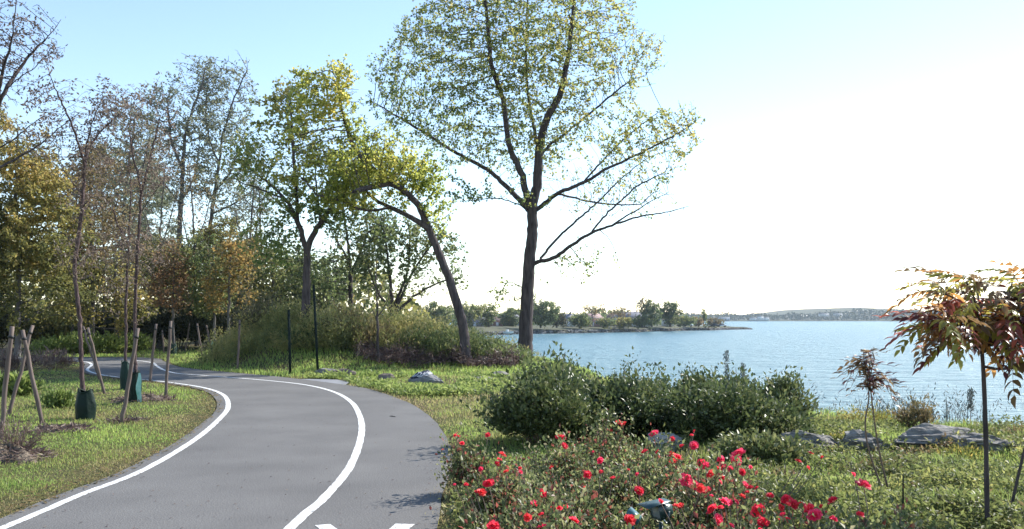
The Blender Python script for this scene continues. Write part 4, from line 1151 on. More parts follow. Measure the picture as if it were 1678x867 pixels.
# ------------------------------------------------------------------ lamps among the roses
LAMP = rough_mat('dark_green_lamp_paint', [(.012, .035, .035, .3), (.025, .06, .058, .7)], scale=12, bump=.15, rough=.35, spec=.6)
TEAL = rough_mat('teal_lamp_paint', [(.03, .10, .11, .3), (.06, .15, .16, .7)], scale=12, bump=.15, rough=.4, spec=.6)
LENS, _nt, _b, _o = new_mat('lamp_lens'); _b.inputs['Base Color'].default_value = (.25, .27, .27, 1); _b.inputs['Roughness'].default_value = .1
def lamp(label, pos, yaw, pitch, s, mat, hood=True):
    g = np.array((pos[0], pos[1], g1(pos[0], pos[1])))
    o = thing('garden_spotlight', label, 'spotlight', tuple(g), 'garden spotlights in the rose bed')
    h = pos[2] - g[2]
    from mathutils import Euler
    M = np.array(Euler((0, pitch, yaw)).to_matrix())
    def tr(P): return np.asarray(P, float) @ M.T * s + np.array((0, 0, h))
    # housing: square tapered shell, open to +X
    k = .5
    V = tr([(-.5, -.32, -.25), (-.5, .32, -.25), (-.5, .32, .2), (-.5, -.32, .2), (.35, -.48, -.38), (.35, .48, -.38), (.35, .48, .36), (.35, -.48, .36), (.25, -.40, -.30), (.25, .40, -.30), (.25, .40, .28), (.25, -.40, .28)])
    build('housing', V, [np.array([(0, 3, 2, 1), (0, 1, 5, 4), (1, 2, 6, 5), (2, 3, 7, 6), (3, 0, 4, 7), (4, 5, 9, 8), (5, 6, 10, 9), (6, 7, 11, 10), (7, 4, 8, 11)])], mat, o)
    build('lens', tr([(.27, -.40, -.30), (.27, .40, -.30), (.27, .40, .28), (.27, -.40, .28)]), [np.array([(0, 1, 2, 3)])], LENS, o)
    if hood:
        V = tr([(-.45, -.42, .38), (-.45, .42, .38), (.95, .58, .44), (.95, -.58, .44), (-.45, -.42, .43), (-.45, .42, .43), (.95, .58, .48), (.95, -.58, .48)])
        build('visor', V, [np.array([(0, 1, 2, 3), (4, 7, 6, 5), (0, 4, 5, 1), (1, 5, 6, 2), (2, 6, 7, 3), (3, 7, 4, 0)])], mat, o)
    mb = MB()
    for sg in (-1, 1): mb.box(tuple(tr([(-.1, sg * .5, -.3)])[0]), (.02 * s * 6, .012, .6 * s))
    mb.box(tuple(tr([(-.1, 0, -.62)])[0]), (.1 * s, 1.02 * s, .05 * s)); mb.out('bracket', mat, o)
    m2 = MB(); m2.tube([(0, 0, -.1), (0, 0, h - .6 * s)], .014, 8); m2.out('spike', mat, o)
lamp('hooded dark green garden lamp facing left among the roses', AT(1083, 836, 5.75), R(200), R(12), .13, LAMP)
lamp('teal green garden lamp lying lower left of the hooded lamp', AT(1036, 846, 5.6), R(160), R(-25), .105, TEAL, hood=False)

# ------------------------------------------------------------------ sumac and sapling
def frond_mats():
    out = []
    for nm, c in (('yellow_green_sumac_leaf', (.26, .235, .04)), ('orange_sumac_leaf', (.32, .15, .035)), ('red_sumac_leaf', (.24, .055, .035)), ('maroon_sumac_leaf', (.085, .022, .022)), ('bronze_sumac_leaf', (.14, .085, .035))):
        out.append(leaf_mat(nm, [(c[0] * .55, c[1] * .55, c[2] * .6), c, (min(1, c[0] * 1.5), min(1, c[1] * 1.5), c[2] * 1.4)], trans=.42, rough=.35, spec=.4))
    return out
FM = frond_mats()
def frond_mesh(seed, mat, pairs=6, ln=.36, ll=.10, lw=.034, droop=.36):
    r = np.random.default_rng(seed)
    t = np.linspace(0, 1, 9)
    rx = ln * t; rz = -droop * ln * t ** 2.2 + .06 * np.sin(t * 3)
    R0 = np.column_stack([rx, .02 * np.sin(t * 2 + seed), rz])
    mb = MB(); mb.tube(R0, np.linspace(.0035, .0012, 9), 4, cap=False)
    Vs = [np.concatenate(mb.v)]; Qs = [np.array(mb.q[4])]; n = len(Vs[0]); tint = [np.full(n, .2)]
    leaflets = [(.18 + .8 * (i / (pairs - .5)), s) for i in range(pairs) for s in (-1, 1)] + [(1.0, 0)]
    for u, s in leaflets:
        b = np.array([np.interp(u, t, R0[:, k]) for k in range(3)])
        d = np.array((.75 + .2 * u, s * (1.0 - .35 * u), -.35 - .3 * r.random())) if s else np.array((1, 0, -.7))
        d = nrm((d + r.normal(size=3) * .14)[None])[0]
        L = ll * r.uniform(.75, 1.15) * (1 - .25 * abs(u - .55)); W = lw * r.uniform(.85, 1.15)
        side = nrm(np.cross(d, (0, 0, 1.0)) [None])[0]; up = np.cross(side, d)
        prof = ((0, .12, 0), (.3, 1, .0), (.65, .75, -.05), (1, .03, -.22))
        pts = []
        for q, w, z in prof:
            c = b + d * L * q + up * L * z
            pts += [c - side * W * .5 * w + up * W * .18 * w, c, c + side * W * .5 * w + up * W * .18 * w]
        Vs.append(np.array(pts))
        Q = [(n + i * 3 + j, n + i * 3 + j + 1, n + i * 3 + j + 4, n + i * 3 + j + 3) for i in range(3) for j in range(2)]
        Qs.append(np.array(Q)); tint.append(np.full(12, np.clip(r.normal(.5, .25), 0, 1))); n += 12
    o = build('leaf', np.concatenate(Vs), [np.concatenate(Qs)], mat, tint=np.concatenate(tint))
    me = o.data; bpy.data.objects.remove(o); return me
FR = {c: [frond_mesh(400 + c * 5 + i, FM[c], pairs=6 + i) for i in range(3)] for c in range(5)}
FS = [frond_mesh(450 + i, FM[(4, 3, 4)[i]], pairs=4, ln=.17, ll=.065, lw=.02, droop=.8) for i in range(3)]
def place_frond(root, me, at, az, el, roll, sc):
    o = bpy.data.objects.new('leaf', me); COL.objects.link(o)
    o.parent = root; o.location = at; o.rotation_euler = (roll, -el, az); o.scale = (sc, sc, sc)
def sumac():
    r = np.random.default_rng(5)
    b = G(1618, 884); Y0 = b[1]
    root = thing('sumac_tree', 'young sumac at right with one dark stem and red orange and yellow feathered leaves', 'sumac', tuple(b))
    W = lambda px, py, dy=0: AT(px, py, Y0 + dy) - b
    mb = MB(); P = [np.array((0, 0, -.05)), W(1617, 800), W(1615, 700), W(1612, 620), W(1609, 575)]
    P = densify(P, .06); mb.tube(P, np.linspace(.020, .0145, len(P)) * (1 + .05 * np.sin(np.arange(len(P)))), 10); mb.out('trunk', BARK_DARK, root, smooth=True)
    tipsP = []
    brs = [((1609, 577), (1580, 555), (1555, 548, .05), (1528, 536, .1)), ((1609, 577), (1590, 530), (1565, 490, -.1), (1535, 480, -.15)), ((1609, 577), (1608, 520), (1600, 470, .1), (1596, 458, .12)), ((1609, 577), (1640, 520), (1655, 475, .1), (1662, 452, .12)),
           ((1609, 577), (1650, 545), (1690, 510, -.1), (1725, 490, -.1)), ((1609, 577), (1655, 565, .1), (1700, 550, .25), (1745, 545, .3)), ((1609, 577), (1590, 560, -.15), (1560, 545, -.35), (1530, 525, -.5)), ((1609, 577), (1630, 550, -.2), (1660, 520, -.45), (1680, 500, -.5)), ((1609, 577), (1600, 540, .2), (1570, 500, .4), (1550, 470, .5)), ((1609, 577), (1635, 540, .2), (1665, 500, .45), (1685, 470, .5)),
           ((1609, 577), (1640, 500), (1690, 455, 0), (1720, 430, 0)), ((1610, 600), (1640, 605, -.1), (1675, 600, -.2), (1710, 590, -.2)), ((1609, 577), (1645, 540, .1), (1680, 530, .2), (1715, 520, .2)), ((1609, 577), (1600, 500, -.3), (1580, 455, -.4))]
    for br in brs:
        Q = densify([W(*q) for q in br], .05)
        m = MB(); m.tube(Q, np.linspace(.011, .005, len(Q)), 6, cap=False); m.out('branch', BARK_DARK, root, smooth=True)
        tipsP.append(Q)
    cx = W(1610, 540)
    for bi, Q in enumerate(tipsP):
        n = 15
        for k in range(n):
            f = .3 + .7 * (k + 1) / n
            p = Q[min(len(Q) - 1, int(f * (len(Q) - 1)))]
            az = k * 2.4 + bi * 1.1 + r.normal() * .3
            d = p - cx
            az0 = math.atan2(d[1], d[0])
            if k % 2 == 0: az = az0 + r.normal() * .7
            el = R(r.uniform(-22, 45))
            hgt = p[2] - cx[2]
            left = d[0] < -.15
            roll_c = r.random()
            if hgt > .22: c = (0, 0, 1, 4)[int(roll_c * 4)]
            elif hgt > .05: c = (1, 2, 3, 2, 0, 4)[int(roll_c * 6)]
            else: c = (3, 2, 4, 4, 1, 0)[int(roll_c * 6)]
            if k == n - 1 and left: c = 0
            place_frond(root, FR[c][k % 3], p, az, el, r.normal() * .35, r.uniform(.75, 1.15))
sumac()
def sapling():
    r = np.random.default_rng(6)
    b = G(1458, 822); Y0 = b[1]
    root = thing('sapling', 'thin two stemmed sapling with a small tuft of brown drooping leaves', 'sapling', tuple(b))
    W = lambda px, py, dy=0: AT(px, py, Y0 + dy) - b
    S = []
    for pts in ([(1455, 824), (1436, 775), (1422, 730), (1418, 690), (1424, 650), (1420, 615), (1416, 588)], [(1463, 832), (1450, 780), (1440, 735), (1433, 690), (1428, 650), (1426, 620), (1432, 590)]):
        Q = densify([W(*q) for q in pts], .05); Q[0][2] = -.04
        m = MB(); m.tube(Q, np.linspace(.011, .005, len(Q)), 7, cap=False); m.out('stem', TWIG, root, smooth=True)
        S.append(Q)
    for i in range(44):
        Q = S[i % 2]; p = Q[len(Q) - 1 - int(r.uniform(0, 7))]
        place_frond(root, FS[i % 3], p, i * 2.4 + r.normal() * .4, R(r.uniform(-10, 65)), r.normal() * .3, r.uniform(.85, 1.5))
    for i in range(4):
        place_frond(root, FR[0][0], S[i % 2][len(S[0]) // 2 + i], r.uniform(0, 6.28), .2, 0, .22)
sapling()
def stem_thing(label, pts, rad, fr=0, seed=1, name='thin_stem', cat='stem', mat=None):
    b = G(*pts[0]); Y0 = b[1]
    root = thing(name, label, cat, tuple(b))
    Q = densify([AT(*q, Y0) - b for q in pts], .05); Q[0][2] -= .05
    m = MB(); m.tube(Q, np.linspace(rad, rad * .6, len(Q)), 7); m.out('stem', mat or BARK_DARK, root, smooth=True)
    r = np.random.default_rng(seed)
    for i in range(fr):
        place_frond(root, FR[(2, 3, 4)[i % 3]][i % 3], Q[-1 - i % 4], r.uniform(0, 6.28), r.uniform(-.2, .6), 0, .8)
stem_thing('dark leaning stem of a second young sumac at the right border', [(1652, 858), (1664, 800), (1678, 740), (1692, 680), (1700, 600), (1706, 540)], .013, 14, 3, 'sumac_sapling', 'sumac')
stem_thing('short thin dark rod standing in the weeds beside the two stemmed sapling', [(1481, 872), (1480, 830), (1480, 777)], .009, 0, 4, 'metal_rod', 'rod', POSTM)
m = MB(); p = G(1560, 858)
m.tube([p + np.array((-.28, .05, .03)), p + np.array((0, 0, .045)), p + np.array((.32, -.12, .02))], [.012, .016, .01], 7)
tag(m.out('fallen_stick', BARK_DARK), 'dark fallen stick on the ground left of the sumac foot', 'stick')
m = MB(); p = G(643, 685)
m.tube([np.array((p[0] - .05, p[1] + .06, PATH_Z + .008)), np.array((p[0], p[1], PATH_Z + .012)), np.array((p[0] + .06, p[1] - .05, PATH_Z + .008))], [.006, .009, .005], 6)
tag(m.out('fallen_twig', BARK_DARK), 'small dark twig lying on the asphalt right of the centre line', 'twig')
# ------------------------------------------------------------------ ground cover
def polar(n, r0, r1, a0, a1):
    rr = np.exp(rng.uniform(math.log(r0), math.log(r1), n)); a = np.radians(rng.uniform(a0, a1, n))
    return rr * np.sin(a), rr * np.cos(a)
LEY, LEX = LE[:, 1], LE[:, 0]
REY, REX = RE[:, 1], RE[:, 0]
_o = np.argsort(LEY); LEY, LEX = LEY[_o], LEX[_o]
_o = np.argsort(REY); REY, REX = REY[_o], REX[_o]
def xl(Y): return np.interp(Y, LEY, LEX)
def xr(Y): return np.interp(Y, REY, REX)
ROCKS = [o for o in bpy.data.objects if o.name.startswith(('rock', 'painted_boulder'))]
def offrocks(X, Y):
    k = np.ones(len(X), bool)
    for o in ROCKS:
        d = o.dimensions
        k &= ((X - o.location.x) / (d.x * .45)) ** 2 + ((Y - o.location.y) / (d.y * .45)) ** 2 > 1
    return k

def blades(name, X, Y, h, w, mat, tint, lean=.5, seed=3, zoff=None):
    r = np.random.default_rng(seed); n = len(X)
    Z = gz(X, Y) if zoff is None else zoff
    B = np.column_stack([X, Y, Z - .01])
    a = r.uniform(0, 6.283, n)
    s = np.column_stack([np.cos(a), np.sin(a), np.zeros(n)])
    d = nrm(r.normal(size=(n, 3)) * np.array((1, 1, 0))) * (np.abs(r.normal(size=n)) * lean)[:, None]
    h = h * r.uniform(.55, 1.35, n)
    w = np.broadcast_to(w, (n,))
    up = np.array((0, 0, 1.))
    M = B + up * (h * .55)[:, None] + d * (h * .22)[:, None]
    T = B + up * (h * np.clip(1 - .25 * np.linalg.norm(d, axis=1), .3, 1))[:, None] + d * (h * .85)[:, None]
    V = np.stack([B - s * (w * .5)[:, None], B + s * (w * .5)[:, None], M + s * (w * .42)[:, None], M - s * (w * .42)[:, None], T], 1).reshape(-1, 3)
    i = np.arange(n)[:, None] * 5
    return build(name, V, [i + np.array([0, 1, 2, 3]), i + np.array([3, 2, 4])], mat, kind='stuff', tint=np.repeat(np.clip(tint, 0, 1), 5))

G_LAWN = leaf_mat('lawn_grass', [(.27, .20, .11), (.26, .235, .09), (.215, .245, .062), (.185, .28, .055), (.29, .35, .075)], trans=.48)
# left lawn
X, Y = polar(230000, 5.5, 44, -46, -6)
k = (X < xl(Y) - .22 + .10 * np.sin(Y * 2.3 + 1) * np.sin(Y * .9) + rng.normal(size=len(X)) * .06) & (Y > 4)
k &= ~((Y > 36.0) & (Y < 40.5))
X, Y = X[k], Y[k]
P2 = np.column_stack([X, Y])
ed = np.clip(1 - (xl(Y) - X - .2) / .7, 0, 1)
tn = .56 + .32 * vnoise(P2, .16, 5) + .10 * vnoise(P2, .7, 6) - .28 * ed + rng.normal(size=len(X)) * .14
D_ = np.hypot(X, Y)
blades('lawn_grass', X, Y, (.055 + .025 * vnoise(P2, .3, 8)).clip(.03, .12) * (1 - .4 * ed), .007 * (D_ / 9).clip(.7, 4), G_LAWN, tn, .9)
# right lawn strip and everything up to the shore
X, Y = polar(260000, 4.6, 42, -14, 44)
ds = seg_dist(X, Y, LAND); ins = inside(X, Y, LAND)
k = (X > xr(Y) - .02 + .09 * np.sin(Y * 2.1) * np.sin(Y * .8 + 2) + rng.normal(size=len(X)) * .06) & ins & (ds > .9) & (Y < 36.5) & offrocks(X, Y)
mound = np.exp(-((X + 6.2) / 4.6) ** 2 - ((Y - 33.5) / 3.6) ** 2)
AP = np.array([px0(*q) for q in ap]); k &= ~inside(X, Y, AP) & (seg_dist(X, Y, AP) > .1)
X, Y = X[k], Y[k]
P2 = np.column_stack([X, Y]); off = X - xr(Y); D_ = np.hypot(X, Y)
strip = np.clip(1 - (off - 1.6) / .8, 0, 1) * (Y > 7)
edge = np.clip(1 - off / .35, 0, 1)
mead = np.clip((X - 1.8) / 1.2, 0, 1)
tn = .58 + .3 * vnoise(P2, .22, 15) + .10 * vnoise(P2, .8, 16) - .3 * edge + .08 * mead + rng.normal(size=len(X)) * .15
bare = np.exp(-((X + .9) / 1.1) ** 2 - ((Y - 19.5) / 2.2) ** 2)
tn -= .35 * bare
hh = (.07 + .03 * vnoise(P2, .35, 18)).clip(.03, .2) * (1 - .35 * edge) + .07 * mead * (1 + vnoise(P2, .5, 19)).clip(.2, 2)
blades('rough_grass', X, Y, hh, .0075 * (D_ / 9).clip(.7, 4), G_LAWN, tn, .8)
# grassy slope of the mound, far left verge
X, Y = polar(60000, 24, 48, -38, 4)
k = ((X > xr(Y) + .1) | (Y > 40.4)) & (Y > 26.5) & inside(X, Y, LAND) & (seg_dist(X, Y, LAND) > 1)
X, Y = X[k], Y[k]; P2 = np.column_stack([X, Y])
blades('bank_grass', X, Y, (.13 + .05 * vnoise(P2, .3, 21)).clip(.05, .3), .026, G_LAWN, .72 + .16 * vnoise(P2, .25, 22) + rng.normal(size=len(X)) * .14, .7)

# leafy low weeds: whorls of small leaves on short stalks
def sprigs(name, X, Y, h, per, L, W, mat, tint, seed=4, kind='stuff', droop=.2, spread=.5):
    r = np.random.default_rng(seed); n = len(X)
    Z = gz(X, Y)
    idx = np.repeat(np.arange(n), per)
    t = r.uniform(.15, 1, len(idx))
    lean = r.normal(size=(n, 2)) * .25
    hh = h * r.uniform(.5, 1.4, n)
    C = np.column_stack([X[idx] + lean[idx, 0] * hh[idx] * t, Y[idx] + lean[idx, 1] * hh[idx] * t, Z[idx] + hh[idx] * t])
    C[:, :2] += r.normal(size=(len(C), 2)) * (L * spread)
    D = r.normal(size=C.shape); D[:, 2] = np.abs(D[:, 2]) * .7 + .25 - droop
    sc = r.uniform(.6, 1.3, len(C))
    V, P = leaf_geo(C, D, L * sc, W * sc, r, up=np.array((0, 0, .7)))
    tv = tint[idx] + r.normal(size=len(idx)) * .13
    return build(name, V, [P], mat, kind=kind, tint=np.repeat(np.clip(tv, 0, 1), 4))
L_MEAD = leaf_mat('meadow_weed_leaf', [(.20, .13, .06), (.09, .085, .03), (.10, .125, .035), (.17, .19, .055), (.30, .28, .08)], trans=.42)
X, Y = polar(30000, 4.9, 15.5, 11, 46)
ds = seg_dist(X, Y, LAND); ins = inside(X, Y, LAND)
k = ins & (ds > .8) & (X > 1.95 + .12 * (Y - 6)) & offrocks(X, Y) & ~((Y > 11.6) & (X < 4.3))
X, Y = X[k], Y[k]; P2 = np.column_stack([X, Y])
k = vnoise(P2, .45, 31) + rng.normal(size=len(X)) * .35 > -.35
X, Y = X[k], Y[k]; P2 = P2[k]
sprigs('meadow_weeds', X, Y, (.13 + .06 * vnoise(P2, .4, 32)).clip(.04, .3), 12, .06, .024, L_MEAD, .56 + .34 * vnoise(P2, .35, 33))
XX, YY = [], []
for o in ROCKS:
    if o.location.y < 14 and o.name.startswith('rock'):
        a = rng.uniform(3.0, 6.4, 26); q = rng.uniform(.42, .62, 26)
        XX.append(o.location.x + np.cos(a) * q * o.dimensions.x); YY.append(o.location.y + np.sin(a) * q * o.dimensions.y)
XX = np.concatenate(XX); YY = np.concatenate(YY)
sprigs('rock_foot_weeds', XX, YY, rng.uniform(.1, .26, len(XX)), 12, .06, .024, L_MEAD, rng.normal(.6, .2, len(XX)), seed=47)
# weeds between the roses and at the lawn strip's far end
X, Y = polar(6000, 4.7, 10, -6, 18)
k = (X > xr(Y) + .15) & (Y > 4.4) & (X < 2.4)
X, Y = X[k], Y[k]; P2 = np.column_stack([X, Y])
k = vnoise(P2, .6, 41) + rng.normal(size=len(X)) * .3 > .05
X, Y = X[k], Y[k]; P2 = P2[k]
sprigs('bed_weeds', X, Y, (.14 + .08 * vnoise(P2, .6, 42)).clip(.04, .3), 12, .05, .02, L_MEAD, .66 + .2 * vnoise(P2, .5, 43))
X, Y = polar(9000, 16, 27, -13, 4)
k = (X > xr(Y) + .1) & offrocks(X, Y) & (X < 2.5) & (Y > 20 + .2 * X) & ~inside(X, Y, AP) & ~((X > -3.2) & (X < -1.4) & (Y > 21.5))
X, Y = X[k], Y[k]; P2 = np.column_stack([X, Y])
k = vnoise(P2, .3, 44) + rng.normal(size=len(X)) * .3 > .0
X, Y = X[k], Y[k]; P2 = P2[k]
sprigs('verge_weeds', X, Y, (.11 + .06 * vnoise(P2, .3, 45)).clip(.04, .3), 9, .11, .05, L_BRIGHT, .45 + .2 * vnoise(P2, .3, 46))
# light green and yellow clumps
for lab, px, py, rx, h, mat, seed in (('light green leafy weed clump in the middle of the rose bed', 1040, 815, .28, .42, L_BRIGHT, 501), ('small light green weed clump below the hooded lamp', 1050, 868, .18, .28, L_BRIGHT, 502),
                                  ('yellow leaved weed patch behind the sapling stems near the water edge', 1425, 693, .6, .27, L_YELLOW, 503), ('small yellow weed in front of the pale upright rock', 1372, 738, .18, .26, L_YELLOW, 504),
                                  ('bright green weeds in front of the left sapling stem', 1395, 815, .3, .22, L_BRIGHT, 505), ('yellowing weed clump in the meadow left of the sumac stem', 1575, 760, .35, .22, L_YELLOW, 506)):
    c = G(px, py)
    shrub('weed_clump', lab, 'weed', (c[0], c[1]), rx, rx * .8, h, 60, 12, .055, .02, mat, 14, seed, 'leafy weed clumps', clump=.04, lift=.5, r_stem=.003, smat=TWIG, leaf_up=.5)

# ------------------------------------------------------------------ mound weeds
n = 26000
X = rng.uniform(-12.5, 1.2, n); Y = rng.uniform(29.3, 37.5, n)
f = np.exp(-((X + 5.6) / 5.0) ** 2 - ((Y - 33.6) / 3.0) ** 2) + rng.normal(size=n) * .07
k = (f > .30) & (Y > 30.4 + .18 * np.clip(-6 - X, 0, 9)) & inside(X, Y, LAND) & (seg_dist(X, Y, LAND) > .6)
X, Y = X[k], Y[k]; P2 = np.column_stack([X, Y])
k = rng.random(len(X)) < .5 + .3 * vnoise(P2, .3, 54)
X, Y = X[k], Y[k]; P2 = P2[k]
hgt = (.66 + .34 * vnoise(P2, .32, 51) + .15 * vnoise(P2, 1.1, 53)) * np.clip(1 - .09 * np.clip(X + 4.0, 0, 9), .35, 1)
tl = .45 + .26 * vnoise(P2, .3, 52) + .12 * np.clip((Y - 32) / 2, -1, 1) + rng.normal(size=len(X)) * .12
k = rng.random(len(X)) < .3
blades('tall_grass', X[k], Y[k], hgt[k], .03, L_FEATHER, tl[k], .6, seed=61)
k = rng.random(len(X)) < .75
sprigs('feathery_weeds', X[k], Y[k], hgt[k] * 1.15, 16, .15, .03, L_FEATHER, tl[k] + .12, seed=62, droop=-.1)
# dead stalks in front, dark weeds on the right slope
X = rng.uniform(-5.2, .2, 1300); Y = 30.4 + rng.normal(size=1300) * .5 + .25 * np.sin(X * 2)
sprigs('dead_weeds', X, Y, (.36 + .22 * vnoise(np.column_stack([X, Y]), .6, 58)).clip(.08, .9), 9, .15, .03, L_DEADW, rng.normal(.35, .2, 1500), seed=63)
X = rng.uniform(-3.2, .6, 1700); Y = rng.uniform(30.2, 34.5, 1700)
sprigs('mugwort_weeds', X, Y, np.full(1700, .72) * np.clip(1 - .28 * np.clip(X + 1.4, 0, 3), .35, 1), 14, .15, .035, L_GREEN, rng.normal(.45, .2, 1700), seed=64, droop=-.3)

shr = [('dark feathery shrub at the left end of the mound beside the far stakes', 430, 34, 1.3, 1.1, 2.0, L_DARK, .35, 601), ('olive green shrub left of the forked trunk on the mound', 470, 33.2, 1.0, .9, 1.5, L_FEATHER, -.1, 602),
       ('dark shrub behind the taller metal post', 545, 31.6, 1.0, .8, 1.0, L_DARK, .3, 603), ('brownish shrub in the middle front of the mound', 610, 31.2, 1.0, .8, 1.1, L_BROWN, -.1, 604), ('dark shrub left of the leaning trunk foot', 690, 31.0, .9, .7, .9, L_GREEN, -.2, 605),
       ('yellowish shrub on top of the mound behind the posts', 560, 34.5, 1.2, 1.0, 1.5, L_FEATHER, .15, 606), ('dull green bushy shrub on the mound top left of the leaning trunk', 665, 34.0, 1.1, .9, 1.2, L_GREEN, .0, 607), ('brown dried shrub on the mound between the forked trunk and the sapling', 575, 32.6, 1.0, .8, 1.2, L_BROWN, .0, 608), ('green shrub at the right foot of the leaning trunk', 785, 31.6, .9, .7, .8, L_GREEN, .05, 609), ('dark green shrub low between the two metal posts', 500, 31.4, .9, .7, .8, L_GREEN, -.2, 610)]
for lab, px, Yd, rx, ry, h, mat, tb, sd in shr:
    c = BY(px, Yd)
    shrub('mound_shrub', lab, 'shrub', (c[0], c[1]), rx, ry, h, 170, 16, .15, .035, mat, 30, sd, 'shrubs on the mound', clump=.12, lift=.7, tint_fn=lambda C, tb=tb: tb, smat=TWIG, inner=2.2)

# undergrowth of the left wood
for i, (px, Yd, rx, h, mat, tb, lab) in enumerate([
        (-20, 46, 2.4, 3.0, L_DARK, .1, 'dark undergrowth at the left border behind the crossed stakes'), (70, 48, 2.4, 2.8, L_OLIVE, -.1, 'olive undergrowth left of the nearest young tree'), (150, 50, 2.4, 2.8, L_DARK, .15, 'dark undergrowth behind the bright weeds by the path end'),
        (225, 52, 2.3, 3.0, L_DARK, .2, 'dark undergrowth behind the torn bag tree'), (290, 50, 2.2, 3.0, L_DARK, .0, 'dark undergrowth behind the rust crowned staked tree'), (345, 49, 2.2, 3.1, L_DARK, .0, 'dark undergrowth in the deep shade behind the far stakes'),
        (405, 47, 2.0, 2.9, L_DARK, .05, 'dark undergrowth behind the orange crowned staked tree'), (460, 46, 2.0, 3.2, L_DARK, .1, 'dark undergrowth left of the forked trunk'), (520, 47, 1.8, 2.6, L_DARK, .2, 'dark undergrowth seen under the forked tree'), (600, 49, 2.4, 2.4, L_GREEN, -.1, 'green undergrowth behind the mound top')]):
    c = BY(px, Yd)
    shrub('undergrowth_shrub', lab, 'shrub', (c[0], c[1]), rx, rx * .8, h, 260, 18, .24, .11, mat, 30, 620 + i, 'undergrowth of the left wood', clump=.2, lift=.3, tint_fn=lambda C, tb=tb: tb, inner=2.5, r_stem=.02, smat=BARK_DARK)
for i, (px, Yd, rx, h, lab) in enumerate([(85, 43, 1.1, .8, 'bright green weeds left of the nearest young tree beyond the path'), (165, 43.5, 1.2, 1.0, 'bright green weeds above the far path bend between the stakes'), (215, 44.5, 1.0, 1.0, 'bright green weeds behind the dark bag'), (125, 44.5, 1.0, .9, 'bright green weeds seen right behind the nearest trunk')]):
    c = BY(px, Yd)
    shrub('tall_weed', lab, 'weed', (c[0], c[1]), rx, rx * .7, h, 120, 14, .2, .09, L_BRIGHT, 12, 640 + i, 'bright weeds beyond the path', clump=.14, lift=.3, leaf_up=.6)
for i, (px, py, rx, h, mat, lab, L) in enumerate([(35, 615, 1.1, .95, L_DEADW, 'dry brown bush behind the crossed stakes at left', .22), (90, 605, .8, .6, L_DEADW, 'low dry pale stalks right of the crossed stakes', .2), (25, 648, .5, .45, L_BRIGHT, 'dark green broad weeds at the foot of the left stakes', .16), (95, 668, .22, .3, L_BRIGHT, 'small green weed between the left stake and the green bag', .10)]):
    c = G(px, py)
    shrub('dry_bush' if mat is L_DEADW else 'lawn_weed', lab, 'bush' if mat is L_DEADW else 'weed', (c[0], c[1]), rx, rx * .6, h, 110, 10, L, L * (.12 if mat is L_DEADW else .5), mat, 50, 660 + i, None, clump=.08, lift=.5, tint_fn=lambda C, mat=mat: .15 if mat is L_DEADW else -.2, smat=TWIG)
c = G(22, 748)
shrub('twiggy_shrub', 'dry twiggy shrub with few leaves at the left border by the mulch', 'shrub', (c[0], c[1]), .45, .4, .62, 90, 5, .05, .016, L_DEADW, 80, 670, None, clump=.03, lift=.5, smat=TWIG, r_stem=.006)

# far wood behind everything on the left: one mass
n = 9000
X = rng.uniform(-75, 6, n); Y = rng.uniform(74, 96, n)
top = 4.6 + 1.6 * np.sin(X * .31) + 1.2 * np.sin(X * .83 + 1) + np.clip((-X - 18) * .12, 0, 6) - np.clip((X + 12) * .22, 0, 4)
Z = gz(X, Y) + rng.uniform(0, 1, n) ** .8 * top
C = np.column_stack([X, Y, Z])
V, P = leaf_geo(C, rng.normal(size=(n, 3)), .75 * rng.uniform(.6, 1.3, n), .5, rng)
build('distant_wood', V, [P], L_OLIVE, kind='stuff', tint=np.repeat(np.clip(.42 + .2 * vnoise(C, .08, 70) + rng.normal(size=n) * .15, 0, 1), 4))

# ------------------------------------------------------------------ water edge weeds
n = 650
X = rng.uniform(4.3, 12.5, n); Y = np.interp(X, [4.3, 6.4, 9.6, 13.5], [18.6, 16.2, 14.6, 12.8]) - rng.uniform(.35, 1.0, n)
k = rng.random(n) < .55 + .45 * np.sin(X * 2.1)
X, Y = X[k], Y[k]
blades('shore_weed_stems', X, Y, np.full(len(X), .48), .011, L_BLUEW, rng.normal(.35, .2, len(X)), .35, seed=71)
sprigs('shore_weeds', X, Y, np.full(len(X), .52), 12, .075, .014, L_BLUEW, rng.normal(.4, .2, len(X)), seed=72, droop=-.5)
c = BY(1503, 14.0)
shrub('shore_bush', 'brownish olive weed bush at the water edge left of the sumac stem', 'bush', (c[0], c[1]), .36, .3, .5, 110, 12, .06, .02, L_BROWN, 30, 680, None, clump=.04, lift=.5, smat=TWIG)
for px, top, Yd, lab in ((1191, 577, 15.6, 'tall seed stalk standing over the bushes against the water'), (1217, 598, 15.4, 'shorter wispy stalk right of the tall seed stalk'), (1590, 640, 14.2, 'reddish seed stalk at the water edge beside the brown bush')):
    b = BY(px, Yd); h = AT(px, top, Yd)[2] - b[2]
    o = thing('seed_stalk', lab, 'plant', tuple(b), 'tall stalks above the shore')
    mb = MB(); mb.tube([(0, 0, 0), (.01, 0, h * .5), (0, 0, h)], [.007, .005, .002], 5); mb.out('stem', TWIG, o)
    r = np.random.default_rng(int(px)); m = 240
    t = r.uniform(.45, 1, m)
    C = np.column_stack([r.normal(size=m) * .025, r.normal(size=m) * .025, h * t]); D = r.normal(size=(m, 3)) * .5 + np.array((0, 0, .9))
    V, P = leaf_geo(C, D, .06, .014, r); build('seed_head', V, [P], L_BLUEW, o, tint=np.repeat(r.uniform(.1, .8, m), 4))

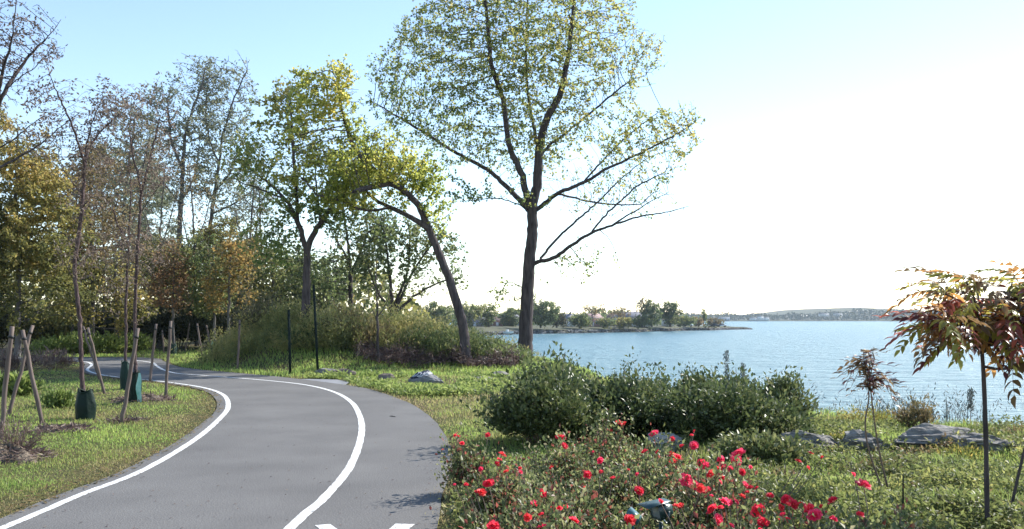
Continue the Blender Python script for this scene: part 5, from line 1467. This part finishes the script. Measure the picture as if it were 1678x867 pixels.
# fallen leaves along the path edges and on the lawn
def litter(name, X, Y, z, L, mat, seed):
    r = np.random.default_rng(seed); n = len(X)
    C = np.column_stack([X, Y, z + .006])
    D = r.normal(size=(n, 3)); D[:, 2] = np.abs(D[:, 2]) * .15
    V, P = leaf_geo(C, D, L * r.uniform(.6, 1.4, n), L * .6, r, up=np.array((0, 0, 3.0)))
    build(name, V, [P], mat, kind='stuff', tint=np.repeat(r.uniform(0, 1, n), 4))
t = rng.uniform(0, 1, 2600) * (len(LE) - 8); i = t.astype(int)
P0 = LE[i] + (LE[i + 1] - LE[i]) * (t - i)[:, None]
P0[:, 0] -= np.abs(rng.normal(size=len(P0))) * .35 + .12
k = (P0[:, 1] > 4) & (P0[:, 1] < 30)
litter('fallen_leaves', P0[k, 0], P0[k, 1], gz(P0[k, 0], P0[k, 1]) + .02, .05, L_BROWN, 81)
X, Y = polar(2600, 5, 22, -4, 22)
k = (X > xr(Y)) & (X < 3.2) & (Y < 12)
litter('fallen_leaves', X[k], Y[k], gz(X[k], Y[k]) + .03, .05, L_BROWN, 82)
X, Y = polar(420, 6, 26, -30, -3)
k = (X > xl(Y)) & (X < xr(Y))
litter('path_litter', X[k], Y[k], np.full(k.sum(), PATH_Z), .028, L_DEADW, 83)

# ------------------------------------------------------------------ peninsula across the water
def wY(py): return (EYE - WATER) * F / (py - HZ)
shore_px = [(640, 553), (720, 551.5), (800, 549.5), (860, 547.6), (940, 546.2), (1020, 544.6), (1100, 542.6), (1160, 541.2), (1205, 540.2), (1232, 539.8)]
SP = smooth_poly([((px - CX) / F * wY(py), wY(py)) for px, py in shore_px], 8)
fr = np.linspace(0, 1, len(SP))
prof = [(-3, -1.0), (0, -.1), (1.2, .7), (2.6, 1.15), (7, 1.55), (16, 2.15), (40, 2.5), (75, 2.4), (110, .5), (118, -1)]
V = []
for i, p in enumerate(SP):
    tp = np.clip((1 - fr[i]) / .3, 0.0, 1); tp = .35 + .65 * tp; dw = .12 + .88 * np.clip((1 - fr[i]) / .35, 0, 1)
    for d, z in prof:
        j = .25 * math.sin(p[0] * .7 + d) if d > 1 else 0
        V.append((p[0] - (.25 * d if i == len(SP) - 1 else 0), p[1] + d * (dw if d > 3 else 1), WATER + z * (tp if z > 0 else 1) + j * .3))
PENM = rough_mat('dry_bank_grass', [(.06, .065, .035, .3), (.10, .10, .055, .7)], scale=.12, bump=.3, rough=.95)
build('peninsula', np.array(V), [grid_polys(len(SP), len(prof))], PENM, smooth=True, kind='structure')
def pen_z(px, Yd): return WATER + 2.1
# stones of the bank: beyond counting
n = 2400
t = rng.uniform(0, len(SP) - 1.01, n); i = t.astype(int)
Pn = SP[i] + (SP[i + 1] - SP[i]) * (t - i)[:, None]
d = rng.uniform(-.6, 2.2, n)
tp = .5 + .5 * np.clip((1 - t / (len(SP) - 1)) / .3, 0, 1)
Cc = np.column_stack([Pn[:, 0], Pn[:, 1] + d, WATER + np.interp(d, [-.6, 0, 1.2, 2.6, 3], [-.2, 0, .75, 1.2, 1.3]) * tp])
cube = np.array([(-1, -1, -1), (1, -1, -1), (1, 1, -1), (-1, 1, -1), (-.7, -.7, 1), (.7, -.7, 1), (.7, .7, 1), (-.7, .7, 1)]) * .5
sz = rng.uniform(.4, .95, (n, 1, 1)) * np.array((1.1, .9, .55))
V = cube[None] * sz * (1 + rng.normal(size=(n, 8, 3)) * .18) + Cc[:, None]
fq = np.array([(0, 3, 2, 1), (4, 5, 6, 7), (0, 1, 5, 4), (1, 2, 6, 5), (2, 3, 7, 6), (3, 0, 4, 7)])
Q = (np.arange(n)[:, None, None] * 8 + fq[None]).reshape(-1, 4)
ST = leaf_mat('bank_stone', [(.02, .02, .024), (.05, .05, .055), (.14, .14, .14), (.34, .33, .32)], trans=0.0, rough=.9, spec=.2)
build('riprap_stones', V.reshape(-1, 3), [Q], ST, kind='stuff', tint=np.repeat(rng.uniform(0, 1, n), 8))

def far_tree(label, px, Yd, top, wpx, mat, seed, shape=1.0, sparse=False, z=None, tb=0.0, group=None):
    b = np.array(((px - CX) / F * Yd, Yd, pen_z(px, Yd) if z is None else z))
    py0 = HZ + (EYE - b[2]) * F / Yd
    h = py0 - top
    s = Yd / F
    wpx *= 1.3
    cy = top + h * (.42 if not sparse else .3)
    tree('far_tree', label, 'tree', b, [[(px, py0), (px + .5, py0 - h * .3), (px, py0 - h * .6)]],
         [(px, cy, wpx * .5, h * (.45 if not sparse else .3), 0, wpx * s * .45, 1), (px + wpx * .15 * math.sin(seed), py0 - h * .35, wpx * .42, h * .3, 0, wpx * s * .4, .0001 if sparse else .8)],
         70 if sparse else 170, 6 * s, 8 * s, 1.2 * s, .18 * s, 8 if sparse else 22, 3.2 * s, 2.2 * s, mat, BARK_DARK, group, seed=seed, thin=-.1 if sparse else -.5, nfreq=.12, thr=9, tint_fn=lambda C, tb=tb: tb)
ft = [('hazy green trees left of the leaning trunk, first far crown', 715, 300, 496, 40, L_GREEN, .1), ('pale green far tree just right of the leaning trunk', 768, 310, 495, 40, L_GREEN, .25), ('rounder darker far tree right of the pale green one', 801, 315, 498, 26, L_GREEN, -.05), ('low far tree left of the tall trunk', 838, 330, 505, 30, L_GREEN, .0),
      ('tallest dark far tree right behind the tall trunk', 886, 312, 491, 44, L_GREEN, -.15), ('far shrubby tree right of the tallest one', 912, 318, 508, 26, L_DARK, .3), ('far low shrub in front of the pink roofed house', 950, 330, 515, 30, L_GREEN, .1), ('far green shrub on the bank right of the pink roofed house', 992, 338, 520, 24, L_GREEN, .2),
      ('far low shrub below the long pale house', 1022, 345, 521, 28, L_OLIVE, .0), ('tall blue green cone shaped far tree', 1068, 352, 494, 26, L_GREEN, -.2), ('round dense far tree standing alone right of the cone tree', 1098, 375, 492, 30, L_GREEN, -.25), ('far bushes right of the round tree on the bank', 1120, 370, 518, 34, L_GREEN, .2),
      ('slim upright far tree on the thin end of the bank', 1153, 400, 507, 9, L_GREEN, -.1), ('far low bush left of the slim upright tree', 1140, 395, 521, 24, L_BROWN, .1), ('far low bush at the end of the bank', 1172, 405, 523, 24, L_BROWN, -.1), ('far low grey green bush at the left foot of the cone tree', 1052, 350, 516, 22, L_GREEN, .1)]
for i, (lab, px, Yd, top, w, mat, tb) in enumerate(ft):
    far_tree(lab, px, Yd, top, w, mat, 700 + i, tb=tb, group='trees on the peninsula')
for i, (lab, px, Yd, top, w) in enumerate([('umbrella shaped bare far tree above the pink roofed house', 970, 345, 497, 36), ('flat topped bare far tree over the long pale house', 1016, 355, 501, 34), ('bare leaning far tree top left of the cone tree', 1056, 360, 485, 26)]):
    far_tree(lab, px, Yd, top, w, L_BROWN, 740 + i, sparse=True, group='trees on the peninsula')
# background rise with rooftops
n = 7500
X = rng.uniform(-55, 82, n); Y = 400 + rng.uniform(0, 40, n) + np.clip(X, 0, 200) * .35
top = 7.2 + 1.5 * np.sin(X * .17) + 1.0 * np.sin(X * .45 + 2) - np.clip((X - 50) * .16, 0, 5)
Z = WATER + 1.0 + rng.uniform(0, 1, n) * top
C = np.column_stack([X, Y, Z]); V, P = leaf_geo(C, rng.normal(size=(n, 3)), 1.6 * rng.uniform(.6, 1.3, n), 1.1, rng)
build('peninsula_wood', V, [P], L_GREEN, kind='stuff', tint=np.repeat(np.clip(.4 + .25 * vnoise(C, .03, 75) + rng.normal(size=n) * .15, 0, 1), 4))

def flat_mat(name, c, rough=.8):
    return rough_mat(name, [(c[0] * .85, c[1] * .85, c[2] * .85), (min(1, c[0] * 1.1), min(1, c[1] * 1.1), min(1, c[2] * 1.1))], scale=1.5, rough=rough, bump=.1)
WIN, _n, _b, _o = new_mat('dark_window_glass'); _b.inputs['Base Color'].default_value = (.03, .035, .045, 1); _b.inputs['Roughness'].default_value = .15
TRIM = flat_mat('white_trim', (.7, .7, .68))
def house(label, px, Yd, wpx, top, wall, roof, nwin=3, z=None, hip=.25, hroof=.4):
    s = Yd / F
    z = WATER + 2.0 if z is None else z
    b = ((px - CX) * s, Yd, z)
    w = wpx * s; d = w * .7; H = EYE - (top - HZ) * s - z; hw = H * (1 - hroof); 
    o = thing('far_house', label, 'house', b, 'houses on the peninsula')
    mb = MB(); mb.box((0, 0, hw / 2), (w, d, hw)); mb.out('wall', wall, o)
    e = .06 * w; x = w / 2 + e; y = d / 2 + e; r = x - w * hip
    t = .12
    V = [(-x, -y, hw + .005), (x, -y, hw + .005), (x, y, hw + .005), (-x, y, hw + .005), (-r, 0, H), (r, 0, H), (-x, -y, hw + t), (x, -y, hw + t), (x, y, hw + t), (-x, y, hw + t)]
    build('roof', np.array(V), [np.array([(0, 3, 2, 1), (6, 7, 5, 4), (8, 9, 4, 5), (0, 1, 7, 6), (1, 2, 8, 7), (2, 3, 9, 8), (3, 0, 6, 9)]), np.array([(7, 8, 5), (9, 6, 4)])], roof, o)
    mc = MB(); mc.box((r * .5, 0, H + .2), (.5, .5, 1.2)); mc.out('chimney', flat_mat('chimney_brick', (.25, .14, .11)) if False else roof, o)
    for i in range(nwin):
        wx = -w / 2 + w * (i + .5) / nwin
        if i == nwin // 2:
            m = MB(); m.box((wx, -d / 2 - .03, .95), (.95, .1, 1.9)); m.out('door', TRIM, o)
        else:
            m = MB(); m.box((wx, -d / 2 - .02, hw * .55), (w / nwin * .55, .08, hw * .42)); f = m.out('window', TRIM, o)
            m = MB(); m.box((wx, -d / 2 - .05, hw * .55), (w / nwin * .46, .06, hw * .34)); m.out('pane', WIN, f)
LIL, BRK, BLU, PAL, PNK, TAN = [flat_mat(n, c) for n, c in (('lilac_grey_siding', (.30, .28, .33)), ('brown_brick', (.26, .15, .12)), ('blue_grey_siding', (.25, .30, .36)), ('pale_siding', (.62, .61, .58)), ('pink_brick', (.45, .28, .25)), ('tan_siding', (.45, .38, .32)))]
RG, RB, RP = [flat_mat(n, c) for n, c in (('grey_shingle_roof', (.20, .20, .22)), ('brown_shingle_roof', (.22, .15, .13)), ('pinkish_shingle_roof', (.40, .28, .27)))]
house('lilac grey far house just right of the leaning trunk', 779, 335, 42, 513, LIL, RG)
house('low brown far house with dark roof left of the tall trunk', 815, 345, 32, 519, BRK, RB)
house('blue grey far house close to the left side of the tall trunk', 838, 365, 34, 514, BLU, RG)
house('small pale far house right of the tallest dark far tree', 932, 345, 20, 514, PAL, RG)
house('pink brick far house with white windows under the umbrella tree', 970, 352, 36, 514, PNK, RP, 5)
house('long pale far house with low roof left of the cone tree', 1035, 372, 56, 511, PAL, RG, 7)
house('small white far house peeking right of the cone tree', 1094, 390, 18, 517, PAL, RP)
house('tan far house behind the flat topped bare tree', 1008, 378, 30, 513, TAN, RB)
CARM = [flat_mat(n, c, .35) for n, c in (('dark_red_car_paint', (.12, .03, .03)), ('silver_car_paint', (.45, .46, .48)), ('dark_car_paint', (.04, .045, .05)), ('white_hull_paint', (.8, .8, .8)))]
TYRE = flat_mat('tyre_rubber', (.02, .02, .02))
def car(label, px, Yd, m, z):
    s = Yd / F
    o = thing('parked_car', label, 'car', ((px - CX) * s, Yd, z), 'cars parked on the peninsula')
    sec = [(-2.1, .45), (-2.15, .8), (-1.3, .95), (1.1, .95), (2.05, .8), (2.1, .45)]
    V = [(x, y, zz) for y in (-.85, .85) for x, zz in sec]
    build('body', np.array(V), [np.array([(0, 1, 2, 3, 4, 5)[::-1], (6, 7, 8, 9, 10, 11)]), np.array([(i, (i + 1) % 6, 6 + (i + 1) % 6, 6 + i) for i in range(6)])], m, o)
    sec = [(-1.35, .95), (-.85, 1.45), (.5, 1.45), (1.15, .95)]
    V = [(x, y, zz) for y in (-.74, .74) for x, zz in sec]
    build('cabin', np.array(V), [np.array([(3, 2, 1, 0), (4, 5, 6, 7)]), np.array([(i, (i + 1) % 4, 4 + (i + 1) % 4, 4 + i) for i in range(4)])], WIN, o)
    for x in (-1.3, 1.3):
        for y in (-.8, .8):
            w = MB(); w.tube([(x, y - .1, .33), (x, y + .1, .33)], .33, 12); w.out('wheel', TYRE, o)
car('dark red far car parked on the bank below the round tree', 1117, 372, CARM[0], WATER + 1.9)
car('silver far car parked beside the dark red one', 1127, 374, CARM[1], WATER + 1.9)
car('dark far car parked near the end of the bank', 1172, 398, CARM[2], WATER + 1.7)
car('silver far car next to the dark one near the end of the bank', 1183, 400, CARM[1], WATER + 1.6)

# small white boat drawn up left of the tall trunk
s = 290 / F
o = thing('small_boat', 'small white boat on the far bank left of the tall trunk', 'boat', ((832 - CX) * s, 290, WATER + .35))
V = []
for x, w, z0 in ((-1.6, .55, .1), (-.8, .8, 0), (.4, .8, 0), (1.3, .45, .1), (1.9, .03, .3)):
    V += [(x, -w, .7 + .1 * (x > 1)), (x, -w * .6, z0), (x, w * .6, z0), (x, w, .7 + .1 * (x > 1))]
build('hull', np.array(V), [grid_polys(5, 4), np.array([(0, 1, 2, 3)])], CARM[3], o)
m = MB(); m.box((-.1, 0, 1.0), (1.1, 1.0, .7), taper=.8); m.out('cabin', TRIM, o)

# ------------------------------------------------------------------ far shore
FY = wY(526.6)
xsf = np.arange(-520, 1010, 12.0); dsf = [(-6, -1.5), (0, .3), (6, 2.0), (40, 3.5), (120, .6), (260, 1.0), (600, 1.0)]
pxs = xsf / FY * F + CX
ridge = np.interp(pxs, [300, 700, 1100, 1340, 1400, 1440, 1490, 1560, 1678, 1800], [12, 13, 14, 14, 21, 27, 30, 26, 23, 20])
V = []
for x, h in zip(xsf, ridge):
    for d, z in dsf:
        V.append((x, FY + d, WATER + (z if d < 50 else h * z)))
build('far_shore', np.array(V), [grid_polys(len(xsf), len(dsf))], PENM, smooth=True, kind='structure')
n = 15000
X = rng.uniform(-500, 1000, n); u = rng.uniform(0, 1, n); Y = FY + 6 + u * 150
px_ = X / FY * F + CX
rg = np.interp(px_, [300, 700, 1100, 1340, 1400, 1440, 1490, 1560, 1678, 1800], [12, 13, 14, 14, 21, 27, 30, 26, 23, 20])
gzf = np.interp(u * 150 + 6, [0, 6, 40, 120, 160], [0, 2, 3.5, 0, 0]) + np.clip((u * 150 - 34) / 80, 0, 1) * rg * .6
Z = WATER + gzf + rng.uniform(0, 1, n) ** .7 * (4.5 + 2.2 * np.sin(X * .09) + 1.5 * np.sin(X * .23 + 1) + 1.0 * np.sin(X * .51))
C = np.column_stack([X, Y, Z]); V, P = leaf_geo(C, rng.normal(size=(n, 3)), 5.0 * rng.uniform(.5, 1.3, n), 3.4, rng)
build('far_wood', V, [P], L_DARK, kind='stuff', tint=np.repeat(np.clip(.16 + .25 * vnoise(C, .01, 77) + rng.normal(size=n) * .18, 0, 1), 4))
for i, (px, w, h, lab) in enumerate([(1236, 12, 4, 'white low waterfront building on the far shore, left end of its row'), (1247, 8, 7, 'taller white waterfront building on the far shore'), (1256, 9, 5, 'white waterfront building on the far shore, right end of its row'),
                                     (1368, 16, 4, 'white long building on the far hillside, left one'), (1392, 14, 4, 'white long building on the far hillside, right one'), (1185, 22, 5, 'grey long roofed building on the far shore behind the bank end')]):
    s = FY / F
    zz = WATER + (1.5 if px < 1300 else 9.5)
    o = thing('far_building', lab, 'building', ((px - CX) * s, FY + (3 if px < 1300 else 60), zz), 'pale buildings on the far shore')
    m = MB(); m.box((0, 0, h / 2), (w * s, 8, h)); m.out('wall', TRIM if px > 1200 else BLU, o)
    W2 = w * s / 2 + .4
    V = [(-W2, -4.5, h + .01), (W2, -4.5, h + .01), (W2, 4.5, h + .01), (-W2, 4.5, h + .01), (-W2, 0, h + 1.8), (W2, 0, h + 1.8)]
    build('roof', np.array(V), [np.array([(0, 3, 2, 1), (0, 1, 5, 4), (2, 3, 4, 5)]), np.array([(1, 2, 5), (3, 0, 4)])], RG, o)
    for j in range(max(2, w // 4)):
        m = MB(); m.box((-W2 + (j + .5) * 2 * W2 / max(2, w // 4), -4.05, h * .55), (1.6, .2, 1.4)); m.out('window', WIN, o)

# ------------------------------------------------------------------ air
hz, nt, bs, out = new_mat('thin_sea_haze')
nt.nodes.remove(bs)
pv = nt.nodes.new('ShaderNodeVolumePrincipled')
pv.inputs['Color'].default_value = (.72, .86, 1.0, 1)
pv.inputs['Density'].default_value = .00012
pv.inputs['Anisotropy'].default_value = .2
nt.links.new(pv.outputs[0], out.inputs['Volume'])
mb = MB()
x0, x1, y0, y1, z0, z1 = -920, 1240, -80, 2360, -8, 46
mb.box(((x0 + x1) / 2, (y0 + y1) / 2, (z0 + z1) / 2), (x1 - x0, y1 - y0, z1 - z0))
mb.out('haze', hz, kind='stuff')
print('TRIS', sum(sum(len(p.vertices) - 2 for p in m.polygons) if len(m.polygons) < 3000 else len(m.loops) - 2 * len(m.polygons) for m in bpy.data.meshes if m.users))
